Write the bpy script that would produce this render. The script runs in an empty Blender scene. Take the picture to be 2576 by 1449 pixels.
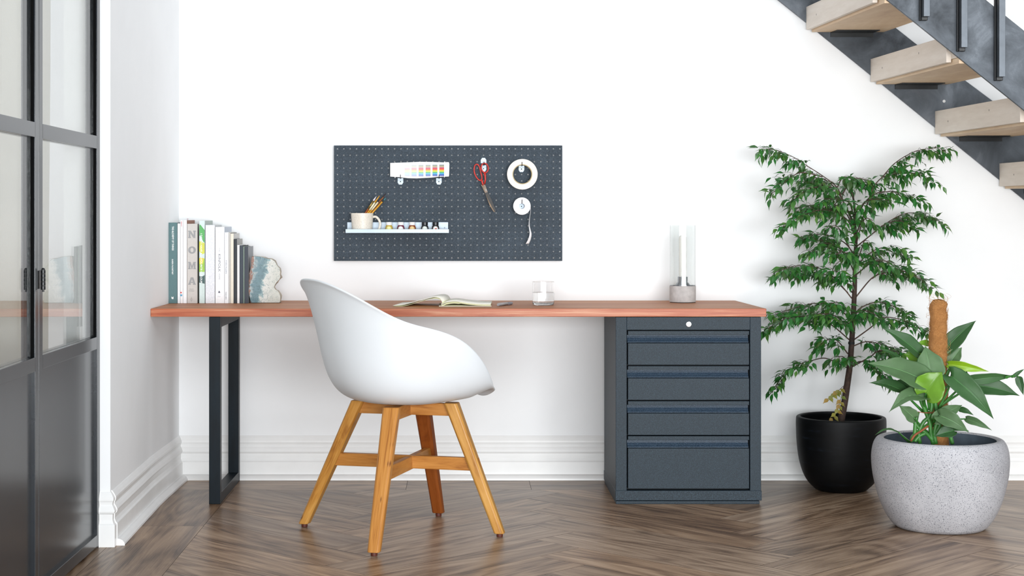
import bpy, math, random
from mathutils import Vector, Matrix, noise as mnoise
random.seed(7)
C = bpy.context.scene.collection
PI = math.pi
# ------------------------------------------------------------------ camera, world, lights
F = 4150.0; VX, VY = 1160.0, 545.0; H = 1.087; DW = 6.837
def WP(px, py, d):                       # point seen at a pixel of the 2576x1449 photo, d metres in front of the camera
    return Vector(((px-VX)*d/F, d-DW, H-(py-VY)*d/F))
cam_d = bpy.data.cameras.new('camera'); cam = bpy.data.objects.new('camera', cam_d); C.objects.link(cam)
cam.location = (0, -DW, H); cam.rotation_euler = (PI/2, 0, 0)
cam_d.sensor_width = 36; cam_d.lens = 36*F/2576; cam_d.shift_x = (1288-VX)/2576; cam_d.shift_y = -(724.5-VY)/2576
cam_d.clip_start = 0.05; cam_d.clip_end = 100
bpy.context.scene.camera = cam
vs = bpy.context.scene.view_settings
vs.view_transform = 'Standard'; vs.look = 'None'; vs.exposure = -0.29; vs.gamma = 1; vs.use_curve_mapping = False
wd = bpy.data.worlds.new('world'); bpy.context.scene.world = wd; wd.use_nodes = True
bg = wd.node_tree.nodes['Background']; bg.inputs[0].default_value = (0.88, 0.945, 1.0, 1); bg.inputs[1].default_value = 0.72
def area(name, loc, target, sx, sy, power, col):
    l = bpy.data.lights.new(name, 'AREA'); l.shape = 'RECTANGLE'; l.size = sx; l.size_y = sy; l.energy = power; l.color = col
    o = bpy.data.objects.new(name, l); C.objects.link(o); o.location = loc
    o.rotation_euler = (Vector(target)-Vector(loc)).to_track_quat('-Z', 'Y').to_euler()
    return o
area('window_daylight', (4.0, -8.0, 4.5), (0.2, 0, 0.9), 2.2, 2.2, 120, (1.0, 0.995, 0.985))
area('low_front_fill', (1.2, -9.4, 1.0), (0.4, 0, 0.8), 7.0, 2.0, 900, (0.95, 0.98, 1.0))  # added low fill behind the camera, lifts the wall under the desk
area('curtain_backlight', (-2.7, -2.2, 1.7), (-1.2, -2.2, 1.3), 2.2, 2.0, 26, (1.0, 0.99, 0.96))  # unseen source added to brighten the curtain from behind

# ------------------------------------------------------------------ helpers
def lin(c):
    if isinstance(c, str):
        c = [int(c[i:i+2], 16)/255 for i in (0, 2, 4)]
    return tuple((x/12.92 if x <= 0.04045 else ((x+0.055)/1.055)**2.4) for x in c[:3]) + (1.0,)
class NT:
    def __init__(s, name):
        s.m = bpy.data.materials.new(name); s.m.use_nodes = True; s.t = s.m.node_tree
        s.b = s.t.nodes['Principled BSDF']; s.out = s.t.nodes['Material Output']
    def n(s, typ, **kw):
        nd = s.t.nodes.new(typ)
        for k, v in kw.items():
            if k in nd.inputs: nd.inputs[k].default_value = v
            else: setattr(nd, k, v)
        return nd
    def l(s, a, b): s.t.links.new(a, b)
    def coord(s, which='Object', scale=(1, 1, 1), rot=(0, 0, 0)):
        tc = s.n('ShaderNodeTexCoord'); mp = s.n('ShaderNodeMapping')
        mp.inputs['Scale'].default_value = scale; mp.inputs['Rotation'].default_value = rot
        s.l(tc.outputs[which], mp.inputs[0]); return mp.outputs[0]
    def noise(s, vec, scale, detail=4, rough=0.5, dist=0):
        nd = s.n('ShaderNodeTexNoise'); nd.inputs['Scale'].default_value = scale; nd.inputs['Detail'].default_value = detail
        nd.inputs['Roughness'].default_value = rough; nd.inputs['Distortion'].default_value = dist
        s.l(vec, nd.inputs['Vector']); return nd.outputs['Fac']
    def ramp(s, fac, stops):
        r = s.n('ShaderNodeValToRGB'); e = r.color_ramp.elements
        while len(e) < len(stops): e.new(0.5)
        for i, (p, c) in enumerate(stops):
            e[i].position = p; e[i].color = c if len(c) == 4 and not isinstance(c, str) else lin(c)
        s.l(fac, r.inputs[0]); return r.outputs[0]
    def mix(s, f, a, b, mode='MIX'):
        m = s.n('ShaderNodeMixRGB', blend_type=mode)
        for i, v in enumerate((f, a, b)):
            if hasattr(v, 'links'): s.l(v, m.inputs[i])
            else: m.inputs[i].default_value = v
        return m.outputs[0]
    def bump(s, h, strength=0.2, dist=0.002):
        b = s.n('ShaderNodeBump'); b.inputs['Strength'].default_value = strength; b.inputs['Distance'].default_value = dist
        s.l(h, b.inputs['Height']); s.l(b.outputs[0], s.b.inputs['Normal'])
    def base(s, v):
        if hasattr(v, 'links'): s.l(v, s.b.inputs['Base Color'])
        else: s.b.inputs['Base Color'].default_value = v
    def rough(s, v):
        if hasattr(v, 'links'): s.l(v, s.b.inputs['Roughness'])
        else: s.b.inputs['Roughness'].default_value = v
MATS = {}
def mat(name, col, rough=0.5, metal=0.0, var=0.04, nscale=40, bump=0.05, spec=0.5, trans=0.0, bdist=0.001):
    if name in MATS: return MATS[name]
    t = NT(name); v = t.coord()
    f = t.noise(v, nscale, 4)
    c = lin(col)
    lo = tuple(max(0, x*(1-var*2)) for x in c[:3])+(1,); hi = tuple(min(1, x*(1+var*2)) for x in c[:3])+(1,)
    t.base(t.ramp(f, [(0.3, lo), (0.7, hi)]))
    t.rough(rough); t.b.inputs['Metallic'].default_value = metal; t.b.inputs['Specular IOR Level'].default_value = spec
    if trans: t.b.inputs['Transmission Weight'].default_value = trans
    if bump: t.bump(f, bump, bdist)
    MATS[name] = t.m; return t.m
def speckle(name, base, dots, scale, thr, rough=0.6, base2=None, bump=0.1, metal=0, light=None):
    t = NT(name); v = t.coord()
    vo = t.n('ShaderNodeTexVoronoi'); vo.inputs['Scale'].default_value = scale; t.l(v, vo.inputs['Vector'])
    n1 = t.noise(v, scale*0.5, 3); big = t.noise(v, 6, 3)
    bc = t.ramp(big, [(0.3, lin(base)), (0.7, lin(base2 or base))])
    add = t.n('ShaderNodeMath', operation='MULTIPLY'); add.inputs[1].default_value = 1
    sub = t.n('ShaderNodeMath', operation='SUBTRACT'); t.l(vo.outputs['Distance'], sub.inputs[0])
    mul = t.n('ShaderNodeMath', operation='MULTIPLY'); t.l(n1, mul.inputs[0]); mul.inputs[1].default_value = thr*2; t.l(mul.outputs[0], sub.inputs[1])
    m = t.ramp(sub.outputs[0], [(0.0, (0, 0, 0, 1)), (0.06, (1, 1, 1, 1))])
    c = t.mix(m, lin(dots), bc)
    if light:
        n2 = t.noise(v, scale*0.8, 2); m2 = t.ramp(n2, [(0.66, (0, 0, 0, 1)), (0.72, (1, 1, 1, 1))]); c = t.mix(m2, c, lin(light))
    t.base(c); t.rough(rough); t.b.inputs['Metallic'].default_value = metal; t.bump(m, bump, 0.001)
    return t.m
def wood(name, stops, which='UV', scale=(3, 40, 1), rough=0.4, fine=3.0, fw=0.32, knots=False, tint=None, bump=0.1, dist=1.2, spec=0.5, rscale=1.0, rings=0.0):
    t = NT(name); v = t.coord(which, scale)
    a = t.noise(v, 1.0*rscale, 5, 0.6, dist)
    v2 = t.coord(which, (scale[0]*1.5, scale[1]*fine*2.2, scale[2]*fine)); b = t.noise(v2, 1.6, 3, 0.6)
    mx = t.n('ShaderNodeMath', operation='ADD'); m1 = t.n('ShaderNodeMath', operation='MULTIPLY'); m2 = t.n('ShaderNodeMath', operation='MULTIPLY')
    t.l(a, m1.inputs[0]); m1.inputs[1].default_value = 1-fw; t.l(b, m2.inputs[0]); m2.inputs[1].default_value = fw
    t.l(m1.outputs[0], mx.inputs[0]); t.l(m2.outputs[0], mx.inputs[1]); h = mx.outputs[0]
    if rings:
        v3 = t.coord(which, (scale[0]*0.35, scale[1]*0.35, scale[2])); w = t.noise(v3, 1.0, 2, 0.4, 0.6)
        mm = t.n('ShaderNodeMath', operation='MULTIPLY'); t.l(w, mm.inputs[0]); mm.inputs[1].default_value = 90
        sn = t.n('ShaderNodeMath', operation='SINE'); t.l(mm.outputs[0], sn.inputs[0])
        m3 = t.n('ShaderNodeMath', operation='MULTIPLY_ADD'); t.l(sn.outputs[0], m3.inputs[0]); m3.inputs[1].default_value = rings; t.l(h, m3.inputs[2]); h = m3.outputs[0]
    c = t.ramp(h, [(p, lin(x)) for p, x in stops])
    if tint:
        uv = t.n('ShaderNodeUVMap', uv_map='rnd'); sp = t.n('ShaderNodeSeparateXYZ'); t.l(uv.outputs[0], sp.inputs[0])
        tr = t.ramp(sp.outputs[0], [(i/(len(tint)-1), lin(x)) for i, x in enumerate(tint)])
        c = t.mix(1.0, c, tr, 'MULTIPLY')
    if knots:
        vk = t.coord(which, (scale[0]*1.6, scale[1]*0.35, 1)); vo = t.n('ShaderNodeTexVoronoi'); vo.inputs['Scale'].default_value = 1.0; t.l(vk, vo.inputs[0])
        k = t.ramp(vo.outputs['Distance'], [(0.03, (1, 1, 1, 1)), (0.11, (0, 0, 0, 1))]); c = t.mix(k, c, lin(knots))
    t.base(c); t.rough(rough); t.b.inputs['Specular IOR Level'].default_value = spec
    t.bump(h, bump, 0.001); return t.m

class MB:
    def __init__(s): s.v = []; s.f = []; s.uv = []; s.rnd = []; s.mi = []; s.sm = []
    def face(s, idx, uv=None, rnd=None, mi=0, sm=False):
        s.f.append(tuple(idx)); s.uv.append(uv); s.rnd.append(rnd); s.mi.append(mi); s.sm.append(sm)
    def box(s, a, b, mi=0, rnd=0.0):
        x0, y0, z0 = a; x1, y1, z1 = b; n = len(s.v)
        s.v += [(x0,y0,z0),(x1,y0,z0),(x1,y1,z0),(x0,y1,z0),(x0,y0,z1),(x1,y0,z1),(x1,y1,z1),(x0,y1,z1)]
        for q in ((0,3,2,1),(4,5,6,7),(0,1,5,4),(1,2,6,5),(2,3,7,6),(3,0,4,7)): s.face([n+i for i in q], mi=mi)
        return s
    def prism(s, poly, origin, ux, uy, uz, mi=0, sm=False):     # closed polygon (in ux,uy) extruded by vector uz
        n = len(s.v); o = Vector(origin); ux = Vector(ux); uy = Vector(uy); uz = Vector(uz); k = len(poly)
        for (a, b) in poly: s.v.append(tuple(o+ux*a+uy*b))
        for (a, b) in poly: s.v.append(tuple(o+ux*a+uy*b+uz))
        s.face(list(range(n, n+k)), mi=mi); s.face(list(range(n+2*k-1, n+k-1, -1)), mi=mi)
        for i in range(k): j = (i+1) % k; s.face([n+j, n+i, n+k+i, n+k+j], mi=mi, sm=sm)
        return s
    def lathe(s, prof, c, seg=48, mi=0, sm=True, axis='z'):
        n = len(s.v); k = len(prof); c = Vector(c); s.wn = True
        for i in range(seg):
            a = 2*PI*i/seg
            for (r, z) in prof:
                p = Vector((r*math.cos(a), r*math.sin(a), z)) if axis == 'z' else (Vector((r*math.cos(a), z, r*math.sin(a))) if axis == 'y' else Vector((z, r*math.cos(a), r*math.sin(a))))
                s.v.append(tuple(c+p))
        L = 0; ls = [0]
        for j in range(1, k): L += math.hypot(prof[j][0]-prof[j-1][0], prof[j][1]-prof[j-1][1]); ls.append(L)
        for i in range(seg):
            i2 = (i+1) % seg
            for j in range(k-1):
                q = [n+i*k+j, n+i2*k+j, n+i2*k+j+1, n+i*k+j+1]
                if prof[j][0] < 1e-6: q = [q[0], q[2], q[3]]
                elif prof[j+1][0] < 1e-6: q = [q[0], q[1], q[3]]
                if axis == 'y': q = q[::-1]
                s.face(q, mi=mi, sm=sm)
        return s
    def tube(s, pts, rad, n=8, mi=0, flat=None, closed=False, caps=True, up=None):
        pts = [Vector(p) for p in pts]; m = len(pts); base = len(s.v)
        if not hasattr(rad, '__len__'): rad = [rad]*m
        ref = Vector(up) if up else None; L = 0
        Ls = [0]
        for i in range(1, m): L += (pts[i]-pts[i-1]).length; Ls.append(L)
        for i in range(m):
            if closed: t = pts[(i+1) % m]-pts[i-1]
            else: t = pts[min(i+1, m-1)]-pts[max(i-1, 0)]
            t = t.normalized() if t.length > 1e-9 else Vector((0, 0, 1))
            if ref is None: ref = Vector((0, 1, 0)) if abs(t.y) < 0.9 else Vector((1, 0, 0))
            a = (ref-t*ref.dot(t)); a = a.normalized() if a.length > 1e-6 else t.orthogonal().normalized()
            b = t.cross(a)
            if not up: ref = a
            for k in range(n):
                g = 2*PI*k/n; fa = rad[i]*math.cos(g); fb = rad[i]*math.sin(g)
                if flat: fa *= flat
                s.v.append(tuple(pts[i]+a*fa+b*fb))
        R = m if closed else m-1
        for i in range(R):
            i2 = (i+1) % m
            for k in range(n):
                k2 = (k+1) % n
                uv = [(Ls[i], k/n*0.1), (Ls[i], (k+1)/n*0.1), (Ls[i2] if i2 else L, (k+1)/n*0.1), (Ls[i2] if i2 else L, k/n*0.1)]
                s.face([base+i*n+k, base+i*n+k2, base+i2*n+k2, base+i2*n+k], uv=uv, mi=mi, sm=True)
        if caps and not closed:
            s.face([base+k for k in range(n)][::-1], mi=mi); s.face([base+(m-1)*n+k for k in range(n)], mi=mi)
        return s
    def grid(s, rows, mi=0, closed_u=False, uvf=None):
        base = len(s.v); m = len(rows); n = len(rows[0])
        for r in rows: s.v += [tuple(p) for p in r]
        for i in range(m-1):
            for j in range(n if closed_u else n-1):
                j2 = (j+1) % n
                uv = [uvf(i, j), uvf(i, j2), uvf(i+1, j2), uvf(i+1, j)] if uvf else None
                s.face([base+i*n+j, base+i*n+j2, base+(i+1)*n+j2, base+(i+1)*n+j], uv=uv, mi=mi, sm=True)
        return s
def wloc(o):
    p = Vector((0, 0, 0))
    while o: p += o.location; o = o.parent
    return p
def obj(name, mb, m, parent=None, bevel=0, sub=0, solid=0, seg=2, origin=None, smooth=None, autoboxuv=True):
    me = bpy.data.meshes.new(name)
    off = wloc(parent)
    if parent is None:
        if origin is None:
            xs = [v[0] for v in mb.v]; ys = [v[1] for v in mb.v]; zs = [v[2] for v in mb.v]
            origin = ((min(xs)+max(xs))/2, (min(ys)+max(ys))/2, min(zs))
        off = Vector(origin)
    me.from_pydata([tuple(Vector(v)-off) for v in mb.v], [], mb.f)
    uvl = me.uv_layers.new(name='UVMap'); rl = me.uv_layers.new(name='rnd')
    li = 0
    for fi, f in enumerate(mb.f):
        uv = mb.uv[fi]
        if uv is None:
            a, b, c = [Vector(mb.v[f[i]]) for i in (0, 1, 2)]; nr = (b-a).cross(c-a)
            ax = max(range(3), key=lambda q: abs(nr[q]))
            sel = {0: (2, 1) , 1: (0, 2), 2: (0, 1)}[ax]
            uv = [(mb.v[i][sel[0]], mb.v[i][sel[1]]) for i in f]
        for k in range(len(f)):
            uvl.data[li].uv = uv[k]
            rl.data[li].uv = (mb.rnd[fi] if mb.rnd[fi] is not None else 0.5, 0.5); li += 1
    for fi, p in enumerate(me.polygons):
        p.use_smooth = mb.sm[fi] if smooth is None else smooth; p.material_index = mb.mi[fi]
    for mm in (m if isinstance(m, (list, tuple)) else [m]): me.materials.append(mm)
    o = bpy.data.objects.new(name, me); C.objects.link(o)
    if parent is None: o.location = off
    else: o.parent = parent
    if solid: md = o.modifiers.new('s', 'SOLIDIFY'); md.thickness = solid; md.offset = 0
    if bevel: md = o.modifiers.new('b', 'BEVEL'); md.width = bevel; md.segments = seg; md.limit_method = 'ANGLE'; md.angle_limit = 0.6; md.harden_normals = False
    if getattr(mb, 'wn', False):
        me.set_sharp_from_angle(angle=0.9); md = o.modifiers.new('w', 'WEIGHTED_NORMAL'); md.keep_sharp = True; md.weight = 50
    if sub: md = o.modifiers.new('d', 'SUBSURF'); md.levels = sub; md.render_levels = sub
    return o
def tag(o, label, cat, group=None):
    o['label'] = label; o['category'] = cat
    if group: o['group'] = group
    return o
def thing(name, label, cat, loc, group=None):
    o = bpy.data.objects.new(name, None); C.objects.link(o); o.location = loc; o.empty_display_size = 0.05
    return tag(o, label, cat, group)
def struct(name, mb, m, **kw):
    o = obj(name, mb, m, **kw)
    if not kw.get('parent'): o['kind'] = 'structure'
    return o
def copy_tree(o, parent=None):
    c = o.copy(); C.objects.link(c)
    if parent: c.parent = parent
    for ch in list(o.children): copy_tree(ch, c)
    return c
def text(name, s, center, w, h, xa, ya, m, parent, bold=0.0, spacing=1.0):
    cu = bpy.data.curves.new(name, 'FONT'); cu.body = s; cu.size = 1.0; cu.extrude = 0.0; cu.offset = bold; cu.resolution_u = 6; cu.space_character = spacing
    to = bpy.data.objects.new(name, cu); C.objects.link(to)
    bpy.context.view_layer.update()
    me = bpy.data.meshes.new_from_object(to.evaluated_get(bpy.context.evaluated_depsgraph_get()))
    bpy.data.objects.remove(to)
    xs = [v.co.x for v in me.vertices]; ys = [v.co.y for v in me.vertices]
    cx, cy = (min(xs)+max(xs))/2, (min(ys)+max(ys))/2; sx = w/(max(xs)-min(xs)); sy = h/(max(ys)-min(ys))
    xa = Vector(xa); ya = Vector(ya); c = Vector(center); mb = MB(); za = xa.cross(ya)
    off = len(me.vertices)
    for k in (0.0, 0.00025):
        for v in me.vertices: mb.v.append(tuple(c+xa*(v.co.x-cx)*sx+ya*(v.co.y-cy)*sy+za*k))
    for p in me.polygons:
        mb.face([i+off for i in p.vertices]); mb.face(list(p.vertices)[::-1])
    bpy.data.meshes.remove(me)
    return obj(name, mb, m, parent)
X3, Y3, Z3 = Vector((1, 0, 0)), Vector((0, 1, 0)), Vector((0, 0, 1))
DOWN = (Vector((0, 0, -1)), Vector((1, 0, 0)))      # reading down a spine
UPR = (X3, Z3)
def spline(pts, n):                                  # Catmull-Rom resample
    P = [Vector(p) for p in pts]; out = []
    P = [P[0]*2-P[1]]+P+[P[-1]*2-P[-2]]; m = len(P)-3
    for i in range(n+1):
        t = i/n*m; k = min(int(t), m-1); t -= k; a, b, c, d = P[k:k+4]
        out.append(0.5*((2*b)+(c-a)*t+(2*a-5*b+4*c-d)*t*t+(3*b-a-3*c+d)*t**3))
    return out

# ------------------------------------------------------------------ materials of the room
t = NT('white_plaster'); v = t.coord(); f = t.noise(v, 3, 5, 0.6); g = t.noise(v, 60, 3)
t.base(t.ramp(f, [(0.3, lin('F2F3F4')), (0.7, lin('F6F7F8'))])); t.rough(0.65); t.bump(f, 0.12, 0.004); M_wall = t.m
M_trim = mat('white_gloss_paint', 'F4F4F3', 0.35, var=0.01, nscale=14, bump=0.12, bdist=0.002)
M_raw = mat('raw_pine', 'C9A27C', 0.7)
M_floor = wood('smoked_oak', [(0.33, '4C3A2C'), (0.42, '836D5A'), (0.50, 'A38C77'), (0.58, 'B59F8A'), (0.67, 'CCB8A4')], 'UV', (1.6, 13, 1), rough=0.34,
               tint=['DCD4CC', 'FFFAF4', 'C4B29E', 'F4E8DA', 'CCC6C2', 'FFF0DE'], bump=0.12, dist=1.6, rings=0.05, spec=0.35, fine=8, fw=0.45)
M_gap = mat('floor_joint', '2A211B', 0.8)

# ------------------------------------------------------------------ floor: herringbone with a border of straight boards
def clip(poly, test):
    for (nx, ny, c) in test:
        out = []
        for i in range(len(poly)):
            a, b = poly[i], poly[(i+1) % len(poly)]; da = nx*a[0]+ny*a[1]-c; db = nx*b[0]+ny*b[1]-c
            if da >= 0: out.append(a)
            if (da >= 0) != (db >= 0): q = da/(da-db); out.append((a[0]+(b[0]-a[0])*q, a[1]+(b[1]-a[1])*q))
        poly = out
        if len(poly) < 3: return []
    return poly
fl = MB(); fl.box((-3.2, -7.2, -0.06), (4.4, 0.05, -0.0012), mi=1)
def plank(poly, o, ax, ay):
    if len(poly) < 3: return
    r = random.random(); ru, rv = random.random()*50, random.random()*50; n = len(fl.v)
    for p in poly: fl.v.append((p[0], p[1], 0))
    uv = [((p[0]-o[0])*ax[0]+(p[1]-o[1])*ax[1]+ru, (p[0]-o[0])*ay[0]+(p[1]-o[1])*ay[1]+rv) for p in poly]
    fl.face(range(n, n+len(poly)), uv=uv, rnd=r)
Lp, Wp = 0.96, 0.19; g = 0.0007; BX, BY = -0.905, -0.27
e1 = (math.cos(PI/4), math.sin(PI/4)); e2 = (-math.sin(PI/4), math.cos(PI/4)); ox = 0.32-(Lp-Wp/2)/math.sqrt(2); oy = -0.10
tests = [(1, 0, BX+g), (-1, 0, -4.4), (0, -1, -BY+g), (0, 1, -7.2)]
for k in range(-60, 60):
    for m in range(-6, 7):
        bx, by = k*Wp+m*Lp, k*Wp-m*Lp
        for (x0, y0, x1, y1, hor) in ((bx, by, bx+Lp, by+Wp, 1), (bx+Lp, by+Wp-Lp, bx+Lp+Wp, by+Wp, 0)):
            q = [(x0+g, y0+g), (x1-g, y0+g), (x1-g, y1-g), (x0+g, y1-g)]
            q = [(ox+a*e1[0]+b*e2[0], oy+a*e1[1]+b*e2[1]-2.0) for a, b in q]
            if max(p[0] for p in q) < BX or min(p[0] for p in q) > 4.4 or min(p[1] for p in q) > BY or max(p[1] for p in q) < -7.2: continue
            plank(clip(q, tests), q[0], e1 if hor else e2, e2 if hor else e1)
def rect(x0, y0, x1, y1, ax, ay): plank([(x0+g, y0+g), (x1-g, y0+g), (x1-g, y1-g), (x0+g, y1-g)], (x0, y0), ax, ay)
for (x0, x1) in ((-1.16, -0.22), (-0.22, 0.28), (0.28, 1.7), (1.7, 2.9), (2.9, 4.4)): rect(x0, BY, x1, 0.05, (1, 0), (0, 1))
for (y0, y1) in ((-1.04, BY), (-2.6, -1.04), (-4.4, -2.6), (-7.2, -4.4)): rect(-1.165, y0, BX, y1, (0, 1), (1, 0))
for (y0, y1) in ((-1.9, 0.05), (-3.9, -1.9), (-7.2, -3.9)):
    for x in (-1.355, -1.545, -1.735, -1.925, -2.115, -2.305, -2.5): rect(x, y0, x+0.19, y1, (0, 1), (1, 0))
struct('floor', fl, [M_floor, M_gap], origin=(0, 0, 0))

# ------------------------------------------------------------------ walls and skirting
struct('wall_back', MB().box((-3.2, 0, -0.06), (4.4, 0.16, 3.6)), M_wall)
WL = [(-1.169, 0.0), (-1.1745, -0.45), (-1.1745, -0.62), (-1.156, -1.40)]
wl = MB(); poly = WL+[(-1.31, -1.40), (-1.31, 0.0)]
wl.prism(poly, (0, 0, -0.06), X3, Y3, Z3*3.66); struct('wall_left', wl, M_wall)
struct('wall_left_front', MB().box((-1.31, -7.2, -0.06), (-1.156, -3.05, 3.6)), M_wall)
struct('wall_far_room', MB().box((-3.3, -7.2, -0.06), (-3.2, 0.16, 3.6)), M_wall)
BP = [(0, 0), (0.044, 0), (0.043, 0.008), (0.036, 0.017), (0.026, 0.021), (0.018, 0.022), (0.018, 0.072), (0.013, 0.077), (0.009, 0.088), (0.010, 0.108), (0.016, 0.111), (0.018, 0.118),
      (0.014, 0.128), (0.008, 0.138), (0.010, 0.147), (0.013, 0.153), (0.013, 0.160), (0.008, 0.170), (0.003, 0.178), (0, 0.181)]
BQ = [(0, 0)]+[(0.018, 0)]+BP[6:]
def sweep(mb, prof, path, nrm, mi=0):                # profile (out, up) carried along a plan path, nrm = outward offset directions
    n = len(mb.v); k = len(prof)
    for (p, d) in zip(path, nrm):
        for (a, b) in prof: mb.v.append((p[0]+d[0]*a, p[1]+d[1]*a, b))
    for i in range(len(path)-1):
        for j in range(k): j2 = (j+1) % k; mb.face([n+i*k+j, n+i*k+j2, n+(i+1)*k+j2, n+(i+1)*k+j], mi=mi)
    mb.face(range(n, n+k), mi=mi); mb.face(list(range(n+(len(path)-1)*k, n+len(path)*k))[::-1], mi=mi)
bb = MB(); sweep(bb, BP, [(4.4, 0), (-1.169, 0)], [(0, -1), (1, -1)]); struct('baseboard_back', bb, M_trim, bevel=0.0015)
bl = MB(); sweep(bl, BP, [WL[0], WL[1], WL[2], (-1.1565, -1.385)], [(1, -1), (1, 0), (1, 0), (1, 0)]); struct('baseboard_left', bl, M_trim, bevel=0.0015)
bf = MB(); sweep(bf, BQ, [(-1.1562, -1.38), (-1.1562, -1.40), (-1.19, -1.40)], [(1, 0), (1, -1), (0, -1)]); struct('trim_1', bf, M_trim, bevel=0.0015)

# ------------------------------------------------------------------ glazed steel door (two folding leaves)
t = NT('dark_steel_paint'); v = t.coord(); f = t.noise(v, 9, 5, 0.6); t.base(t.ramp(f, [(0.3, lin('151A20')), (0.7, lin('1A2027'))])); t.rough(0.21)
t.b.inputs['Specular IOR Level'].default_value = 0.5; M_door = t.m
t = NT('window_glass'); gl = t.n('ShaderNodeBsdfGlossy'); gl.inputs['Roughness'].default_value = 0.0; tr = t.n('ShaderNodeBsdfTransparent'); tr.inputs[0].default_value = (0.985, 0.993, 0.99, 1)
lw = t.n('ShaderNodeLayerWeight'); lw.inputs['Blend'].default_value = 0.5; pw = t.n('ShaderNodeMath', operation='POWER'); t.l(lw.outputs['Facing'], pw.inputs[0]); pw.inputs[1].default_value = 5.0
sl = t.n('ShaderNodeMath', operation='MULTIPLY_ADD'); t.l(pw.outputs[0], sl.inputs[0]); sl.inputs[1].default_value = 0.96; sl.inputs[2].default_value = 0.035
ms = t.n('ShaderNodeMixShader'); t.l(sl.outputs[0], ms.inputs[0]); t.l(tr.outputs[0], ms.inputs[1]); t.l(gl.outputs[0], ms.inputs[2]); t.l(ms.outputs[0], t.out.inputs[0]); M_pane = t.m
M_black = mat('black_metal', '101214', 0.35, var=0.05, nscale=60)
M_reveal = mat('reveal_dark_reflection', '040506', 0.8, bump=0, spec=0.1)  # black stands for the dark reflection inside the stile reveals
def leaf_door(name, y0, y1, rot, pivot):
    # face plane x = -1.19, from y0 (near) to y1 (far)
    X = -1.19; T = 0.04; S = 0.04
    fr_ = MB()
    for (a, b) in ((y0, y0+S), (y1-S, y1)): fr_.box((X-T, a, 0.008), (X, b, 2.42))
    for (z0, z1) in ((0.008, 0.046), (0.654, 0.694), (1.309, 1.351), (1.962, 2.004), (2.38, 2.42)): fr_.box((X-T, y0+S, z0), (X, y1-S, z1))
    d = obj(name, fr_, M_door, None, bevel=0.0012, origin=(pivot[0], pivot[1], 0)); d['kind'] = 'structure'
    obj('door_panel', MB().box((X-0.03, y0+S, 0.046), (X-0.011, y1-S, 0.654)), M_door, d)
    for (z0, z1) in ((0.694, 1.309), (1.351, 1.962), (2.004, 2.38)):
        obj('glass_pane', MB().box((X-0.018, y0+S, z0), (X-0.012, y1-S, z1)), M_pane, d)
    bd = MB()
    for (z0, z1) in ((0.694, 1.309), (1.351, 1.962)):
        for (a, b) in ((y0+S, y0+S+0.006), (y1-S-0.006, y1-S)): bd.box((X-0.0118, a, z0), (X-0.004, b, z1))
    obj('reveal_dark_strip', bd, M_reveal, d)  # added strips that carry the dark reflection along the stiles
    d.rotation_euler.z = rot
    return d
leafB = leaf_door('door_1', -2.185, -1.402, 0, (-1.19, -1.402))
leafA = leaf_door('door_2', -2.975, -2.189, 0.014, (-1.19, -2.187))
hg = MB()
for k in range(5): z0 = 0.881+k*0.0112; hg.lathe([(0, z0), (0.0062, z0), (0.0066, z0+0.0008), (0.0066, z0+0.0098), (0.0062, z0+0.0106), (0, z0+0.0106)], (-1.178, -2.187+0.0, 0), 16)
hg.lathe([(0, 0.937), (0.0055, 0.937), (0.0055, 0.939), (0.003, 0.942), (0, 0.9425)], (-1.178, -2.187, 0), 12); hg.lathe([(0, 0.875), (0.003, 0.875), (0.003, 0.881), (0, 0.881)], (-1.178, -2.187, 0), 12)
hg.box((-1.1898, -2.215, 0.884), (-1.1868, -2.159, 0.935))
ho = obj('hinge', hg, M_black, leafB)

# curtain in the room behind the glass
cm = NT('linen_sheer'); v = cm.coord('Object', (1, 1, 1)); f = cm.noise(v, 300, 2); cm.base(cm.ramp(f, [(0.3, lin('E6E3DA')), (0.7, lin('F1EFE8'))])); cm.rough(0.9); ctl = cm.n('ShaderNodeBsdfTranslucent'); ctl.inputs[0].default_value = lin('F1EFE8'); cms = cm.n('ShaderNodeMixShader'); cms.inputs[0].default_value = 0.45; cm.l(cm.b.outputs[0], cms.inputs[1]); cm.l(ctl.outputs[0], cms.inputs[2]); cm.l(cms.outputs[0], cm.out.inputs[0]); cm.bump(f, 0.2, 0.0005)
rows = []
for j in range(13):
    z = 0.01+2.4*j/12; rows.append([(-1.46+0.022*math.sin(i*0.42+0.3*math.sin(j*0.5))+0.012*math.sin(i*0.17), -4.2+i*0.02, z) for i in range(160)])
tag(obj('curtain', MB().grid(rows), cm.m, solid=0.0015), 'off-white linen sheer curtain hanging behind the glazed steel door', 'curtain')

# ------------------------------------------------------------------ desk
M_desk = wood('red_hardwood', [(0.25, '6E3A1E'), (0.40, '9C5E3A'), (0.52, 'B27750'), (0.70, 'CFA078')], 'Object', (1.4, 30, 22), rough=0.5, spec=0.25, bump=0.12, dist=0.8, fine=3)
M_edge = wood('red_hardwood_edge', [(0.27, '70290F'), (0.40, 'A04822'), (0.52, 'B36039'), (0.68, 'D09A76')], 'Object', (2.0, 30, 40), rough=0.42, bump=0.1, dist=1.0, fine=3)
YF = -0.601; ZT = 0.7395
dk = MB(); dpoly = [(-1.1740, YF), (1.154, YF), (1.137, -0.002), (-1.1685, -0.002)]
dk.v = [(x, y, 0.7085) for x, y in dpoly]+[(x, y, ZT) for x, y in dpoly]
dk.face((0, 3, 2, 1)); dk.face((4, 5, 6, 7)); dk.face((0, 1, 5, 4), mi=1); dk.face((1, 2, 6, 5), mi=1); dk.face((2, 3, 7, 6)); dk.face((3, 0, 4, 7), mi=1)
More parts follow.
